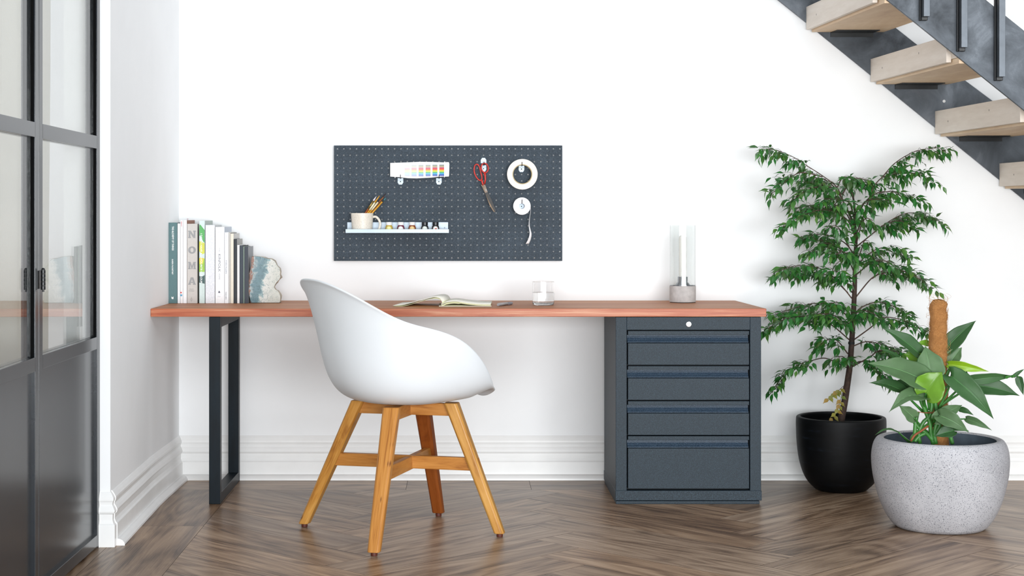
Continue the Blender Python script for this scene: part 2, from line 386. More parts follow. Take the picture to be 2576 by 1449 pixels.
desk = thing('desk', 'long reddish hardwood desk top on a black steel leg frame, fixed along the white wall', 'desk', (0, -0.3, 0))
obj('desk_top', dk, [M_desk, M_edge], desk, bevel=0.002)
t = NT('blackened_steel'); v = t.coord('Object', (6, 6, 1.2)); f = t.noise(v, 5, 5); t.base(t.ramp(f, [(0.3, lin('060E14')), (0.7, lin('0D1A22'))])); t.rough(0.4); t.b.inputs['Metallic'].default_value = 0.0; t.b.inputs['Specular IOR Level'].default_value = 0.15; t.bump(f, 0.05, 0.001); M_steel = t.m
lg = MB(); x0, x1 = -0.953, -0.911
lg.box((x0, YF, 0), (x1, YF+0.042, 0.708)).box((x0, -0.087, 0), (x1, -0.045, 0.708)).box((x0, YF+0.042, 0), (x1, -0.087, 0.040)).box((x0, YF+0.042, 0.667), (x1, -0.087, 0.708))
obj('leg_frame', lg, M_steel, desk, bevel=0.0015)

# ------------------------------------------------------------------ drawer cabinet
def powder(name, a, b, c, r):
    t = NT(name); v = t.coord(); f = t.noise(v, 650, 2, 0.6); t.base(t.ramp(f, [(0.35, lin(a)), (0.52, lin(b)), (0.68, lin(c))])); t.rough(r); t.b.inputs['Specular IOR Level'].default_value = 0.3; t.bump(f, 0.3, 0.0008); return t.m
M_cab = powder('textured_slate_powdercoat', '0D1720', '1B2A34', '3B4E5B', 0.5); M_hnd = powder('highlight_slate_powdercoat', '1D2A38', '2C3B4B', '536577', 0.33)  # handle tone is lighter: highlight of the concave grip put into the colour
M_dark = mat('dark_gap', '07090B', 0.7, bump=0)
cx0, cx1 = 0.5845, 1.1345
cab = thing('drawer_cabinet', 'slate grey metal cabinet with four drawers under the right end of the desk', 'cabinet', ((cx0+cx1)/2, -0.35, 0))
cb = MB()
cb.box((cx0, YF+0.002, 0.050), (cx0+0.042, -0.1, 0.7075)).box((cx1-0.042, YF+0.002, 0.050), (cx1, -0.1, 0.7075)).box((cx0+0.042, YF+0.002, 0.6585), (cx1-0.042, -0.1, 0.7075)).box((cx0+0.042, -0.115, 0.05), (cx1-0.042, -0.1, 0.6585))
obj('body', cb, M_cab, cab, bevel=0.0015)
cb = MB().box((cx0-0.0015, YF-0.002, 0.014), (cx1+0.0015, -0.099, 0.0515)).box((cx0+0.001, YF+0.002, 0.0), (cx1-0.006, -0.104, 0.012))
obj('plinth', cb, M_cab, cab, bevel=0.0015)
obj('inner_shadow_box', MB().box((cx0+0.042, YF+0.035, 0.0515), (cx1-0.042, -0.12, 0.6585)), M_dark, cab).name = 'inner_shadow_fill'  # dark filler box, its black stands for shade between the drawers
def zz(y): return 1.087-(780+y/2.841-545)/665.5
dx0, dx1 = 0.631, 1.0895
for (a, b, c, d, e, f_) in ((150, 178, 181, 233, 237, 392), (401, 428, 431, 484, 488, 643), (652, 680, 682, 735, 739, 894), (902, 930, 933, 985, 989, 1277)):
    dr = MB(); yb = YF+0.034
    dr.box((dx0, YF+0.003, zz(f_)), (dx1, yb, zz(e))).box((dx0, YF+0.003, zz(b)), (dx1, yb, zz(a)))
    o = obj('drawer', dr, M_cab, cab, bevel=0.001)
    z1, z0 = zz(c)+0.0002, zz(d); pr = [(YF+0.020, z1), (YF+0.020, z1-0.002), (YF+0.018, z1-0.010), (YF+0.013, z1-0.018), (YF+0.006, z0+0.003), (YF+0.005, z0), (yb, z0), (yb, z1)]
    hb = MB(); hb.prism(pr, (dx0-0.002, 0, 0), Y3, Z3, X3*(dx1-dx0), sm=False); obj('handle', hb, M_hnd, o)
lk = MB().lathe([(0, 0), (0.0105, 0), (0.0108, -0.001), (0.0105, -0.004), (0.009, -0.0048), (0.004, -0.0048), (0.0035, -0.003), (0, -0.003)], (0.8605, YF+0.0025, 0.680), 32, axis='y')
lo = obj('lock', lk, mat('brushed_silver', 'D9DADB', 0.25, 0.9, bump=0), cab)
obj('keyhole', MB().box((0.8597, YF-0.0012, 0.6775), (0.8615, YF-0.0003, 0.6825)), M_dark, lo)

# ------------------------------------------------------------------ pegboard
t = NT('grey_rubber_board'); v = t.coord(); f = t.noise(v, 330, 3, 0.7); f2 = t.noise(v, 7, 3)
c = t.ramp(f, [(0.3, lin('28323C')), (0.5, lin('38444F')), (0.7, lin('55626E'))]); c2 = t.ramp(f2, [(0.3, lin('DDDDDD')), (0.7, lin('FFFFFF'))]); t.base(t.mix(1, c, c2, 'MULTIPLY')); t.rough(0.75); t.bump(f, 0.2, 0.001); M_peg = t.m
PX0, PX1, PZ0, PZ1 = -0.5255, 0.418, 0.9040, 1.3810; PYF, PYB = -0.019, -0.010
pb = MB(); nc, nr = 36, 18; hx0, hx1 = (848.6-VX)/609.0, (1408.7-VX)/609.0; hz1 = H-(374.3-VY)/609.0; hz0 = H-(649.0-VY)/609.0
stx = (hx1-hx0)/(nc-1); stz = (hz1-hz0)/(nr-1); hr = 0.0034; NS = 12
xe = [PX0]+[hx0+(i+0.5)*stx for i in range(nc-1)]+[PX1]; ze = [PZ0]+[hz0+(j+0.5)*stz for j in range(nr-1)]+[PZ1]
for j in range(nr):
    for i in range(nc):
        x0, x1, z0, z1 = xe[i], xe[i+1], ze[j], ze[j+1]; cx, cz = hx0+i*stx, hz0+j*stz
        n = len(pb.v)
        for y in (PYF, PYB):
            for k in range(NS):
                a = 2*PI*k/NS+PI/4; pb.v.append((cx+hr*math.cos(a), y, cz+hr*math.sin(a)))
            pb.v += [(x1, y, z1), (x0, y, z1), (x0, y, z0), (x1, y, z0)]
        S = NS+4
        for k in range(NS):
            pb.face([n+k, n+S+k, n+S+(k+1) % NS, n+(k+1) % NS][::-1])
        q = NS//4
        for c_ in range(4):
            ring = [(c_*q+m) % NS for m in range(q+1)]
            ca, cb_ = NS+c_, NS+(c_+1) % 4
            fr_ = [n+ca]+[n+r for r in ring]+[n+cb_]
            pb.face(fr_); pb.face([i_+S for i_ in fr_][::-1])
n = len(pb.v); pb.v += [(PX0, PYF, PZ0), (PX1, PYF, PZ0), (PX1, PYF, PZ1), (PX0, PYF, PZ1), (PX0, PYB, PZ0), (PX1, PYB, PZ0), (PX1, PYB, PZ1), (PX0, PYB, PZ1)]
for q in ((0, 1, 5, 4), (1, 2, 6, 5), (2, 3, 7, 6), (3, 0, 4, 7)): pb.face([n+i for i in q])
peg = thing('pegboard', 'dark grey perforated pegboard mounted on the white wall above the desk', 'pegboard', ((PX0+PX1)/2, -0.02, PZ0))
obj('board', pb, M_peg, peg)
for (x, z) in ((PX0+0.03, PZ0+0.03), (PX1-0.03, PZ0+0.03), (PX0+0.03, PZ1-0.03), (PX1-0.03, PZ1-0.03)): obj('wall_spacer', MB().lathe([(0, 0), (0.008, 0), (0.008, PYB+0.0), (0, PYB)], (x, 0, z), 12, axis='y'), M_black, peg)
M_zinc = mat('zinc_plate', 'A0ABB5', 0.45, 0.65, var=0.03, nscale=12, bump=0.03)
def hook(px, py, label, up=False, hide=True):
    s = 609.5; X = (px-VX)/s; Z = H-(py-VY)/s; w = 0.0118
    t_ = thing('pegboard_hook', label, 'hook', (X, PYF, Z), 'small zinc hooks on the pegboard')
    pl = [(-w, 0.012), (w, 0.012), (w, -0.006), (w*0.55, -0.0145), (-w*0.55, -0.0145), (-w, -0.006)]
    m_ = MB().prism([(a, b) for a, b in pl], (X, PYF, Z), X3, Z3, Vector((0, -0.0015, 0)))
    m_.box((X-w, PYF-0.006, Z+0.004), (X+w, PYF, Z+0.0052)).box((X-w, PYF-0.0065, Z+0.005), (X+w, PYF-0.005, Z+0.0125))
    obj('plate', m_, M_zinc, t_, bevel=0.0004)
    obj('screw', MB().lathe([(0, 0), (0.0024, 0), (0.0024, -0.002), (0, -0.0028)], (X, PYF-0.0015, Z-0.002), 10, axis='y'), M_black, t_)
    if up:
        obj('plate', MB().prism([(-w, 0.02), (w, 0.02), (w, 0.034), (w*0.5, 0.043), (-w*0.5, 0.043), (-w, 0.034)], (X, PYF, Z), X3, Z3, Vector((0, -0.0015, 0))), M_zinc, t_, bevel=0.0004)
    pr = [Vector((X+0.001, PYF-0.002, Z+0.010)), Vector((X+0.001, PYF-0.03, Z+0.010)), Vector((X+0.001, PYF-0.037, Z+0.012)), Vector((X+0.001, PYF-0.040, Z+0.018)), Vector((X+0.001, PYF-0.040, Z+0.026))]
    obj('prong', MB().tube(pr, 0.0013, 8), M_black, t_)
    return t_
hook(1007.3, 455.5, 'zinc hook under the left end of the colour swatch fan')
hook(1104, 455.5, 'zinc hook under the right end of the colour swatch fan')
hook(1216.5, 423, 'zinc double hook that carries the red-handled scissors', up=True)
hook(1312, 424, 'zinc hook inside the large masking tape ring')
hook(1312, 518, 'zinc hook in the hole of the small white tape roll')

# colour swatch fan
M_paper = mat('white_card', 'F6F6F6', 0.6, var=0.005, bump=0)
sw = thing('colour_swatch_fan', 'white paint colour swatch fan with rainbow stripes resting on two pegboard hooks', 'swatch', ((1056-VX)/611, -0.045, H-(450-VY)/611))
def SP(x, y, Y): d = DW+Y; return WP(960+x/13.558, 390+y/13.558, d)
for k, (ol, Y) in enumerate((([(290, 270), (900, 250), (1300, 232), (1700, 236), (2100, 250), (2290, 240), (2312, 300), (2300, 700), (2290, 732), (2000, 745), (1000, 760), (290, 735)], -0.036),
                             ([(300, 275), (700, 290), (1300, 275), (2130, 262), (2140, 720), (1700, 770), (1200, 797), (900, 790), (600, 755), (300, 735)], -0.044))):
    pts = [SP(x, y, Y) for x, y in ol]; m_ = MB(); m_.prism([(p.x, p.z) for p in pts], (0, Y, 0), X3, Z3, Vector((0, 0.006, 0))); obj('card', m_, M_paper, sw, bevel=0.0003)
SC = ['8F9BA0', '9A9B7C', 'C9B48A', 'B9788A', 'DD2E4F', 'E8553E', 'EE8F32', 'F6D93B', 'B5DC4A', '2FA46A', '53C0D8', '3C8FD0', '3767B5', '6A63B5']
for ci, (xa, xb) in enumerate(((785, 962), (1020, 1195), (1262, 1428), (1500, 1668), (1735, 1902), (1968, 2130))):
    fade = [0.26, 0.40, 0.56, 0.70, 0.90, 1.0][ci]; m_ = MB(); ml = []
    top = 345-ci*4; bot = 738-ci*4
    for si, cc in enumerate(SC):
        ya = top+(bot-top)*si/14; yb_ = top+(bot-top)*(si+1)/14-(0 if ci > 1 else 6)
        a, b = SP(xa, ya, -0.0445), SP(xb, yb_, -0.0445); m_.box((a.x, -0.0446, b.z), (b.x, -0.0438, a.z), mi=si)
        rgb = [int(cc[i:i+2], 16)/255 for i in (0, 2, 4)]; rgb = [1-(1-q)*fade for q in rgb]
        ml.append(mat('swatch_%d_%d' % (ci, si), ''.join('%02X' % int(q*250) for q in rgb), 0.55, bump=0, var=0.01))
    obj('colour_stripes', m_, ml, sw)
for (x, y) in ((460, 275), (460, 765), (2143, 240), (2140, 745)):
    p = SP(x, y, -0.04); obj('screw_post', MB().box((p.x-0.0015, -0.046, p.z-0.002), (p.x+0.0015, -0.034, p.z+0.002)), M_paper, sw)

# scissors
def SZ(x, y, Y=-0.045): return WP(1180+x/9.05, 390+y/9.05, DW+Y)
M_red = mat('worn_red_enamel', 'C82A1A', 0.35, var=0.12, nscale=60, bump=0.1)
sc = thing('scissors', 'old scissors with worn red handles hanging on the pegboard', 'scissors', (SZ(400, 1300).x, -0.045, SZ(400, 1300).z))
h1 = spline([SZ(*p) for p in ((116, 300), (135, 235), (185, 212), (232, 262), (262, 380), (290, 490), (288, 555), (235, 575), (165, 500), (122, 400), (116, 300))], 40)[:-1]
h2 = spline([SZ(*p) for p in ((340, 185), (290, 225), (278, 300), (303, 362), (350, 400), (405, 385), (435, 325), (428, 255), (395, 205), (340, 185))], 36)[:-1]
m_ = MB().tube(h1, 0.0028, 8, closed=True, up=(0, 1, 0)).tube([SZ(280, 540), SZ(295, 600), SZ(312, 660), SZ(325, 690)], [0.0030, 0.0034, 0.0036, 0.003], 8)
obj('handle', m_, M_red, sc)
m_ = MB().tube(h2, 0.0029, 8, closed=True, up=(0, 1, 0)).tube([SZ(355, 400), SZ(367, 470), SZ(372, 560), SZ(352, 665)], [0.0052, 0.004, 0.003, 0.0026], 8)
obj('handle', m_, M_red, sc)
def pp(mb, pts, y0, y1, mi=0): mb.prism([(p.x, p.z) for p in pts], (0, y0, 0), X3, Z3, Vector((0, y1-y0, 0)), mi=mi)
m_ = MB(); pp(m_, [SZ(*p) for p in ((330, 672), (372, 690), (424, 845), (366, 862), (318, 720))], -0.0475, -0.044)
pp(m_, [SZ(*p) for p in ((424, 845), (470, 930), (520, 1040), (605, 1250), (600, 1305), (585, 1300), (430, 1010), (366, 862))], -0.0470, -0.044, mi=1)
obj('blade', m_, [mat('aged_steel', '4E4238', 0.35, 0.6, var=0.15), mat('blackened_blade', '16120F', 0.4, 0.4, var=0.3, nscale=120)], sc)
m_ = MB(); pp(m_, [SZ(*p) for p in ((270, 672), (325, 700), (372, 860), (590, 1305), (560, 1290), (470, 1150), (370, 880))], -0.044, -0.0415)
obj('blade', m_, mat('aged_bronze_steel', '5F4C38', 0.4, 0.5, var=0.15), sc)
p = SZ(385, 797); obj('pivot_screw', MB().lathe([(0, 0), (0.0022, 0), (0.0018, -0.001), (0, -0.0012)], (p.x, -0.0475, p.z), 12, axis='y'), M_zinc, sc)

# masking tape ring and small roll
p = WP(1314, 438.5, DW-0.05); mk = thing('masking_tape', 'large cream masking tape ring hanging on the pegboard beside the scissors', 'tape', (p.x, -0.04, p.z-0.063))
R0, R1 = 0.0410, 0.0630
obj('tape', MB().lathe([(R0, -0.030), (R1-0.001, -0.030), (R1, -0.031), (R1, -0.053), (R1-0.001, -0.054), (R0, -0.054), (R0, -0.030)], (p.x, 0, p.z), 72, axis='y'), mat('cream_crepe', 'F0EBE2', 0.7, var=0.02, bump=0.05), mk)
obj('core', MB().lathe([(R0-0.0035, -0.0297), (R0, -0.0297), (R0, -0.0545), (R0-0.0035, -0.0545), (R0-0.0035, -0.0297)], (p.x, 0, p.z), 72, axis='y'), mat('cardboard', 'B9A781', 0.8), mk)
p = WP(1313, 518.5, DW-0.05); rl_ = thing('white_tape_roll', 'small white fabric tape roll with a loose end hanging down on the pegboard', 'tape', (p.x, -0.04, p.z-0.036))
M_tape = mat('white_ribbon', 'F6F6F8', 0.7, var=0.01)
pr = [(0.0115, -0.030), (0.0355, -0.030), (0.036, -0.031), (0.036, -0.0505), (0.0355, -0.052), (0.029, -0.0525), (0.028, -0.052), (0.022, -0.0525), (0.021, -0.052), (0.0115, -0.052), (0.0115, -0.030)]
obj('roll', MB().lathe(pr, (p.x, 0, p.z), 56, axis='y'), M_tape, rl_)
def ST(x, y, Y): return WP(1120+x/4.674, 350+y/4.674, DW+Y)
ce = spline([ST(1003, 800, -0.041), ST(1003, 860, -0.041), ST(993, 930, -0.040), ST(988, 1010, -0.041), ST(998, 1070, -0.043), ST(1004, 1120, -0.044), ST(990, 1180, -0.040), ST(965, 1232, -0.034)], 24)
rows = []
for i, q in enumerate(ce):
    u = i/24; tw = 0.25+0.9*max(0, u-0.25); w = 0.0085
    dx = math.sin(tw*1.0)*w*(0.35+0.65*u); dy = math.cos(tw)*w
    rows.append([q+Vector((-dx, -dy*0.9, 0)), q+Vector((-dx*0.3, -dy*0.3, 0)), q+Vector((dx*0.3, dy*0.3, 0)), q+Vector((dx, dy*0.6, 0))])
obj('loose_end', MB().grid(rows), M_tape, rl_, solid=0.0006)

# ------------------------------------------------------------------ ledge with mug, brushes, ink bottles
LX0, LX1 = (870-VX)/615, (1129.4-VX)/615; LZ = 1.0235; LYF = -0.105
ledge = thing('pegboard_shelf', 'narrow galvanised metal tray shelf hooked on the pegboard, holding a mug and ink bottles', 'shelf', ((LX0+LX1)/2, -0.06, LZ))
th = 0.0012
m_ = MB().box((LX0, LYF, LZ-th), (LX1, PYF, LZ)).box((LX0, LYF-th, LZ-th-0.002), (LX1, LYF, LZ+0.0125)).box((LX0+0.001, PYF-th, LZ), (LX1-0.004, PYF, LZ+0.0405))
m_.box((LX0, LYF, LZ), (LX0+th, PYF, LZ+0.012)).box((LX1-th, LYF, LZ), (LX1, PYF, LZ+0.012))
obj('tray', m_, M_zinc, ledge, bevel=0.0004)
obj('screw', MB().lathe([(0, 0), (0.0025, 0), (0.002, -0.0012), (0, -0.0015)], ((1118.5-VX)/611, PYF-th, LZ+0.018), 10, axis='y'), mat('dull_steel', '8C8F92', 0.4, 0.7), ledge)
M_mug = speckle('speckled_stoneware', 'E3DACB', '4A3824', 420, 0.17, 0.35, 'EFE8DC', bump=0.03)
mgx = (908.9-VX)/617.5; mgy = -0.0584
mug = thing('mug', 'speckled cream stoneware mug holding pencils and brushes on the metal tray', 'mug', (mgx, mgy, LZ))
pr = [(0, LZ+0.0002), (0.036, LZ+0.0002), (0.0405, LZ+0.003), (0.0425, LZ+0.02), (0.0445, LZ+0.05), (0.0463, LZ+0.0765), (0.0455, LZ+0.078), (0.0445, LZ+0.0775), (0.0425, LZ+0.05), (0.0405, LZ+0.02), (0.038, LZ+0.006), (0, LZ+0.005)]
# keep the mug between tray lip and board
kx = 1.0
mm_ = MB().lathe(pr, (0, 0, 0), 56); mm_.v = [(mgx+x, mgy+y*kx, z) for x, y, z in mm_.v]
obj('cup', mm_, M_mug, mug)
hp = spline([(mgx+0.0435, mgy, LZ+0.062), (mgx+0.056, mgy, LZ+0.063), (mgx+0.068, mgy, LZ+0.052), (mgx+0.074, mgy, LZ+0.034), (mgx+0.070, mgy, LZ+0.014), (mgx+0.060, mgy, LZ+0.004), (mgx+0.040, mgy, LZ+0.008)], 24)
obj('handle', MB().tube(hp, 0.0052, 10, flat=0.8, up=(0, 1, 0)), M_mug, mug)
def SB(x, y, Y): return WP(860+x/9.2, 480+y/9.2, DW+Y)
M_yel = mat('yellow_lacquer', 'D79A2B', 0.35, var=0.12, nscale=80); M_orw = mat('rust_lacquer', 'A85524', 0.35, var=0.12, nscale=80); M_brn = mat('brown_wood', '8A5530', 0.5, var=0.15, nscale=120)
M_fer = mat('brass_ferrule', 'A98A4C', 0.3, 0.8); M_wht = mat('white_bristle', 'E9E4EC', 0.7); M_tip = mat('dark_bristle', '3A1E16', 0.7, var=0.3); M_tl = mat('teal_cap', '4FA3A6', 0.4); M_blk = mat('graphite', '1D1B1A', 0.5)
def stick(name, label, cat, x0, y0, x1, y1, Y0, Y1, segs, group='pencils and brushes in the mug'):
    a = SB(x0, y0, Y0); b = SB(x1, y1, Y1); d = (b-a).normalized(); foot = a-d*((a.z-(LZ+0.009))/d.z)
    foot.y = mgy+(Y0-mgy)*0.7; foot.x = min(max(foot.x, mgx-0.030), mgx+0.030)
    d = (b-foot); o = thing(name, label, cat, foot, group)
    for (nm, t0, t1, r0, r1, mt) in segs:
        obj(nm, MB().tube([foot+d*t0, foot+d*(t0+(t1-t0)*0.5), foot+d*t1], [r0, (r0+r1)/2, r1], 8), mt, o)
    return o
stick('paint_brush', 'rust-handled paint brush with white bristles, leftmost in the mug', 'brush', 520, 505, 800, 122, -0.058, -0.050, [('shaft', 0, 0.62, 0.0036, 0.0040, M_orw), ('ferrule', 0.62, 0.86, 0.0040, 0.0036, M_fer), ('bristles', 0.86, 1, 0.0042, 0.0004, M_wht)])
stick('pencil', 'yellow pencil with a pale band, topmost yellow one in the mug', 'pencil', 600, 505, 872, 112, -0.070, -0.060, [('shaft', 0, 0.58, 0.0038, 0.0038, M_yel), ('band', 0.58, 0.80, 0.0040, 0.0040, mat('cream_band', 'EDE2BF', 0.4)), ('tip', 0.80, 1, 0.0042, 0.0012, M_yel)])
stick('pencil', 'short yellow pencil with a cream band leaning in the middle of the mug', 'pencil', 640, 510, 835, 262, -0.082, -0.074, [('shaft', 0, 0.72, 0.0032, 0.0032, M_yel), ('band', 0.72, 1, 0.0033, 0.0030, mat('cream_band', 'EDE2BF', 0.4))])
stick('paint_brush', 'thin paint brush with dark brown tip, tallest in the mug', 'brush', 660, 505, 1022, 58, -0.048, -0.030, [('shaft', 0, 0.74, 0.0024, 0.0028, M_brn), ('ferrule', 0.74, 0.88, 0.0026, 0.0024, M_fer), ('bristles', 0.88, 1, 0.0026, 0.0006, M_tip)])
stick('pencil', 'brown wooden pencil behind the yellow ones in the mug', 'pencil', 665, 505, 965, 140, -0.062, -0.046, [('shaft', 0, 0.92, 0.0040, 0.0040, M_brn), ('tip', 0.92, 1, 0.0040, 0.0012, M_brn)])
stick('pencil', 'amber pencil with a black tip, rightmost in the mug', 'pencil', 700, 510, 978, 205, -0.078, -0.066, [('shaft', 0, 0.93, 0.0036, 0.0036, M_yel), ('tip', 0.93, 1, 0.0036, 0.0008, M_blk)])
stick('paint_brush', 'thin brush with a teal tip at the right of the mug', 'brush', 690, 505, 1015, 170, -0.040, -0.022, [('shaft', 0, 0.9, 0.0020, 0.0022, mat('pale_wood', 'D6BC95', 0.5)), ('bristles', 0.9, 1, 0.0032, 0.0014, M_tl)])
M_lab = {}
bot = [(977.4, 'C9A93B', 'F4F4F4', 'F1EBA2', '4A4218', 'ink bottle with white cap and yellow label, nearest the mug'), (1007.2, '6E1238', 'F4F4F4', 'F1F0EC', '30101E', 'magenta ink bottle with white cap and white label, second from the mug'),
       (1036, '8E431B', 'F4F4F4', 'EBCB90', '30160A', 'ink bottle with white cap and tan label, in the middle of the tray'), (1068, '14181F', '12161C', 'E3EAE4', '14181F', 'dark ink bottle with black cap and pale green label'),
       (1095.2, '1B1418', '131114', 'F2EEEA', '1B1418', 'dark ink bottle with black cap and white and red label, rightmost on the tray')]
for i, (px, liq, cap, lab, dk_, lb) in enumerate(bot):
    X = (px-VX)/617; Y = -0.062
    o = thing('ink_bottle', lb, 'bottle', (X, Y, LZ), 'ink bottles on the metal tray')
    m_ = MB().lathe([(0, LZ+0.0003), (0.0145, LZ+0.0003), (0.0155, LZ+0.002), (0.0155, LZ+0.016), (0.0145, LZ+0.022), (0.0118, LZ+0.0275), (0.0105, LZ+0.029), (0.0105, LZ+0.031), (0, LZ+0.031)], (X, Y, 0), 32)
    obj('glass', m_, mat('ink_glass_%d' % i, liq, 0.08, var=0.05, bump=0, spec=0.8), o)
    m_ = MB().lathe([(0, LZ+0.0285), (0.0122, LZ+0.0285), (0.0126, LZ+0.029), (0.0126, LZ+0.040), (0.0118, LZ+0.0412), (0, LZ+0.0412)], (X, Y, 0), 32)
    obj('cap', m_, mat('cap_white' if i < 3 else 'cap_black', cap, 0.3, bump=0), o)
    rows = []
    for k in range(7):
        a = (-0.78+1.56*k/6); zt = LZ+0.0245-0.007*(a/0.78)**2
        rows.append([(X+(0.0157)*math.sin(a), Y-(0.0157)*math.cos(a), LZ+0.003), (X+0.0157*math.sin(a), Y-0.0157*math.cos(a), LZ+0.014), (X+0.0152*math.sin(a), Y-0.0152*math.cos(a), zt)])
    lm = mat('ink_label_%d' % i, lab, 0.5, var=0.06, nscale=260, bump=0); obj('label', MB().grid(rows), lm, o, solid=0.0003)
    if i == 4: obj('emblem', MB().box((X-0.002, Y-0.0162, LZ+0.012), (X+0.005, Y-0.0156, LZ+0.0165)), mat('red_print', 'C8402C', 0.5), o)

# ------------------------------------------------------------------ books
SBK = 628.0; BYF = F/SBK-DW
def bx(px): return (px-VX)/SBK
def bz(py): return H-(py-VY)/SBK
ZB = ZT+0.0004
M_page = mat('book_pages', 'EDEAE2', 0.8, var=0.03, nscale=200)
def book(x0, x1, top, spine, right, label, depth=0.2, tex=None):
    X0, X1 = bx(x0)+0.0003, bx(x1)-0.0003; Zt = bz(top); c = min(0.0022, (X1-X0)*0.2)
    o = thing('book', label, 'book', ((X0+X1)/2, BYF+depth/2, ZB), 'books standing in a row on the left end of the desk')
    ms = spine if not isinstance(spine, str) else mat('book_cover_'+spine, spine, 0.55, var=0.015, nscale=150, bump=0.05)
    mr = mat('book_cover_'+right, right, 0.55, var=0.03, nscale=90, bump=0.05) if right else ms
    m_ = MB().box((X0, BYF, ZB), (X1, BYF+c, Zt)).box((X0, BYF+c, ZB), (X0+c, BYF+depth, Zt)).box((X1-c, BYF+c, ZB), (X1, BYF+depth, Zt), mi=1)
    obj('cover', m_, [ms, mr], o, bevel=0.0005)
    obj('pages', MB().box((X0+c, BYF+c, ZB+0.002), (X1-c, BYF+depth-0.003, Zt-0.003)), M_page, o)
    return o
def bt(o, s, x, y0, y1, w, col, bold=0.0, name='title_text', up=False):
    c = Vector((bx(x), BYF-0.0003, bz((y0+y1)/2))); L = abs(y1-y0)/SBK; ww = w/SBK
    M = mat('print_'+col, col, 0.5, bump=0)
    if up: return text(name, s, c, ww, L, X3, Z3, M, o, bold)
    return text(name, s, c, L, ww, DOWN[0], DOWN[1], M, o, bold)
o = book(424, 446, 560, '56777A', '2A3B42', 'tall teal book with white spine lettering, leftmost of the row', 0.21)
bt(o, 'THE ALCHEMY OF THINGS', 435, 569, 630, 5.0, 'F2F5F3', 0.02); bt(o, 'KAREN McCARTNEY', 434, 652, 691, 3.8, 'F2F5F3', 0.02, 'author_text')
p0 = Vector((bx(434), BYF-0.0004, bz(749))); obj('publisher_mark', MB().prism([(-.0045, .005), (-.001, .002), (.0045, .0045), (.0035, -.002), (.005, -.004), (0, -.006), (-.004, -.003)], p0, X3, Z3, Vector((0, -.0003, 0))), mat('print_F2F5F3', 'F2F5F3', 0.5), o)
o = book(446.5, 453.2, 562, 'EEF1F4', 'F4F4F4', 'thin plain white book beside the tall teal one', 0.2); bt(o, 'IN DETAIL', 449.5, 588, 600, 1.2, 'A9B4BE')
o = book(453.5, 460, 554, 'F6F4F5', 'F4F4F4', 'thin white book with red lettering at the top of its spine', 0.21); bt(o, 'GRAVY', 456.4, 557, 570, 2.6, 'C8485A', 0.02)
obj('publisher_mark', MB().lathe([(0, 0), (0.0032, 0), (0.0032, -0.0004), (0, -0.0004)], (bx(455.5), BYF-0.0001, bz(736)), 14, axis='y'), mat('print_red', 'D8423C', 0.5), o)
obj('publisher_mark', MB().box((bx(453.7), BYF-0.0005, bz(745)), (bx(458.4), BYF-0.0001, bz(740.5))), mat('print_blue', '5AA6CE', 0.5), o)
o = book(460.3, 470, 554, 'F6F7F9', '8E5A44', 'white book with a brown side cover and a pink ribbon on top', 0.2); bt(o, 'SCOTT', 465, 613, 623, 1.6, 'C4C8CE'); bt(o, 'SHADOWS AND LIGHT', 465, 660, 700, 1.5, 'D4D8DE', 0, 'author_text')
rp = spline([(bx(463), BYF+0.10, bz(554)+0.0008), (bx(466), BYF+0.04, bz(554)+0.004), (bx(470), BYF+0.02, bz(554)+0.006), (bx(474), BYF+0.0, bz(551)+0.0)], 12)
obj('ribbon', MB().grid([[q+Vector((0, -0.003, 0.0)), q+Vector((0, 0.003, 0.001))] for q in rp]), mat('pink_ribbon', 'C77A8A', 0.6), o, solid=0.0004)
o = book(470.4, 496.5, 563, 'CBC6C1', 'C6C0BA', 'thick light grey book with four large grey capital letters down its spine', 0.21)
GL = {'N': [[(0, 0), (0.36, 0), (0.36, 0.14), (0.29, 0.14), (0.29, 0.62), (0.68, 0), (0.93, 0), (0.93, 0.86), (1, 0.86), (1, 1), (0.64, 1), (0.64, 0.86), (0.71, 0.86), (0.71, 0.40), (0.34, 1), (0, 1), (0, 0.86), (0.07, 0.86), (0.07, 0.14), (0, 0.14)]],
      'M': [[(0, 0), (0.35, 0), (0.35, 0.13), (0.27, 0.13), (0.27, 0.66), (0.44, 0), (0.56, 0), (0.73, 0.66), (0.73, 0.13), (0.65, 0.13), (0.65, 0), (1, 0), (1, 0.13), (0.95, 0.13), (0.95, 0.87), (1, 0.87), (1, 1), (0.68, 1), (0.5, 0.42), (0.32, 1), (0, 1), (0, 0.87), (0.05, 0.87), (0.05, 0.13), (0, 0.13)]],
      'A': [[(0, 0), (0.36, 0), (0.36, 0.12), (0.30, 0.12), (0.335, 0.24), (0.64, 0.24), (0.675, 0.12), (0.62, 0.12), (0.62, 0), (1, 0), (1, 0.12), (0.95, 0.12), (0.665, 1), (0.5, 1), (0.5, 0.74), (0.60, 0.38), (0.38, 0.38), (0.5, 0.74), (0.5, 1), (0.335, 1), (0.05, 0.12), (0, 0.12)]],
      'O': [[(0.5+0.5*math.cos(a*PI/16), 0.5+0.5*math.sin(a*PI/16)) for a in range(33)]+[(0.5+0.2*math.cos(a*PI/16), 0.5+0.3*math.sin(a*PI/16)) for a in range(32, -1, -1)]]}
for ch, y in zip('NOMA', (589.5, 629, 668, 707)):
    m_ = MB(); wq, hq = 19.5/SBK, 18.5/SBK
    for pl in GL[ch]: m_.prism([(a*wq, b*hq) for a, b in pl], (bx(483)-wq/2, BYF+0.0001, bz(y)-hq/2), X3, Z3, Vector((0, -0.0004, 0)))
    obj('title_letter', m_, mat('print_9A9A9B', '9A9A9B', 0.5, bump=0), o)
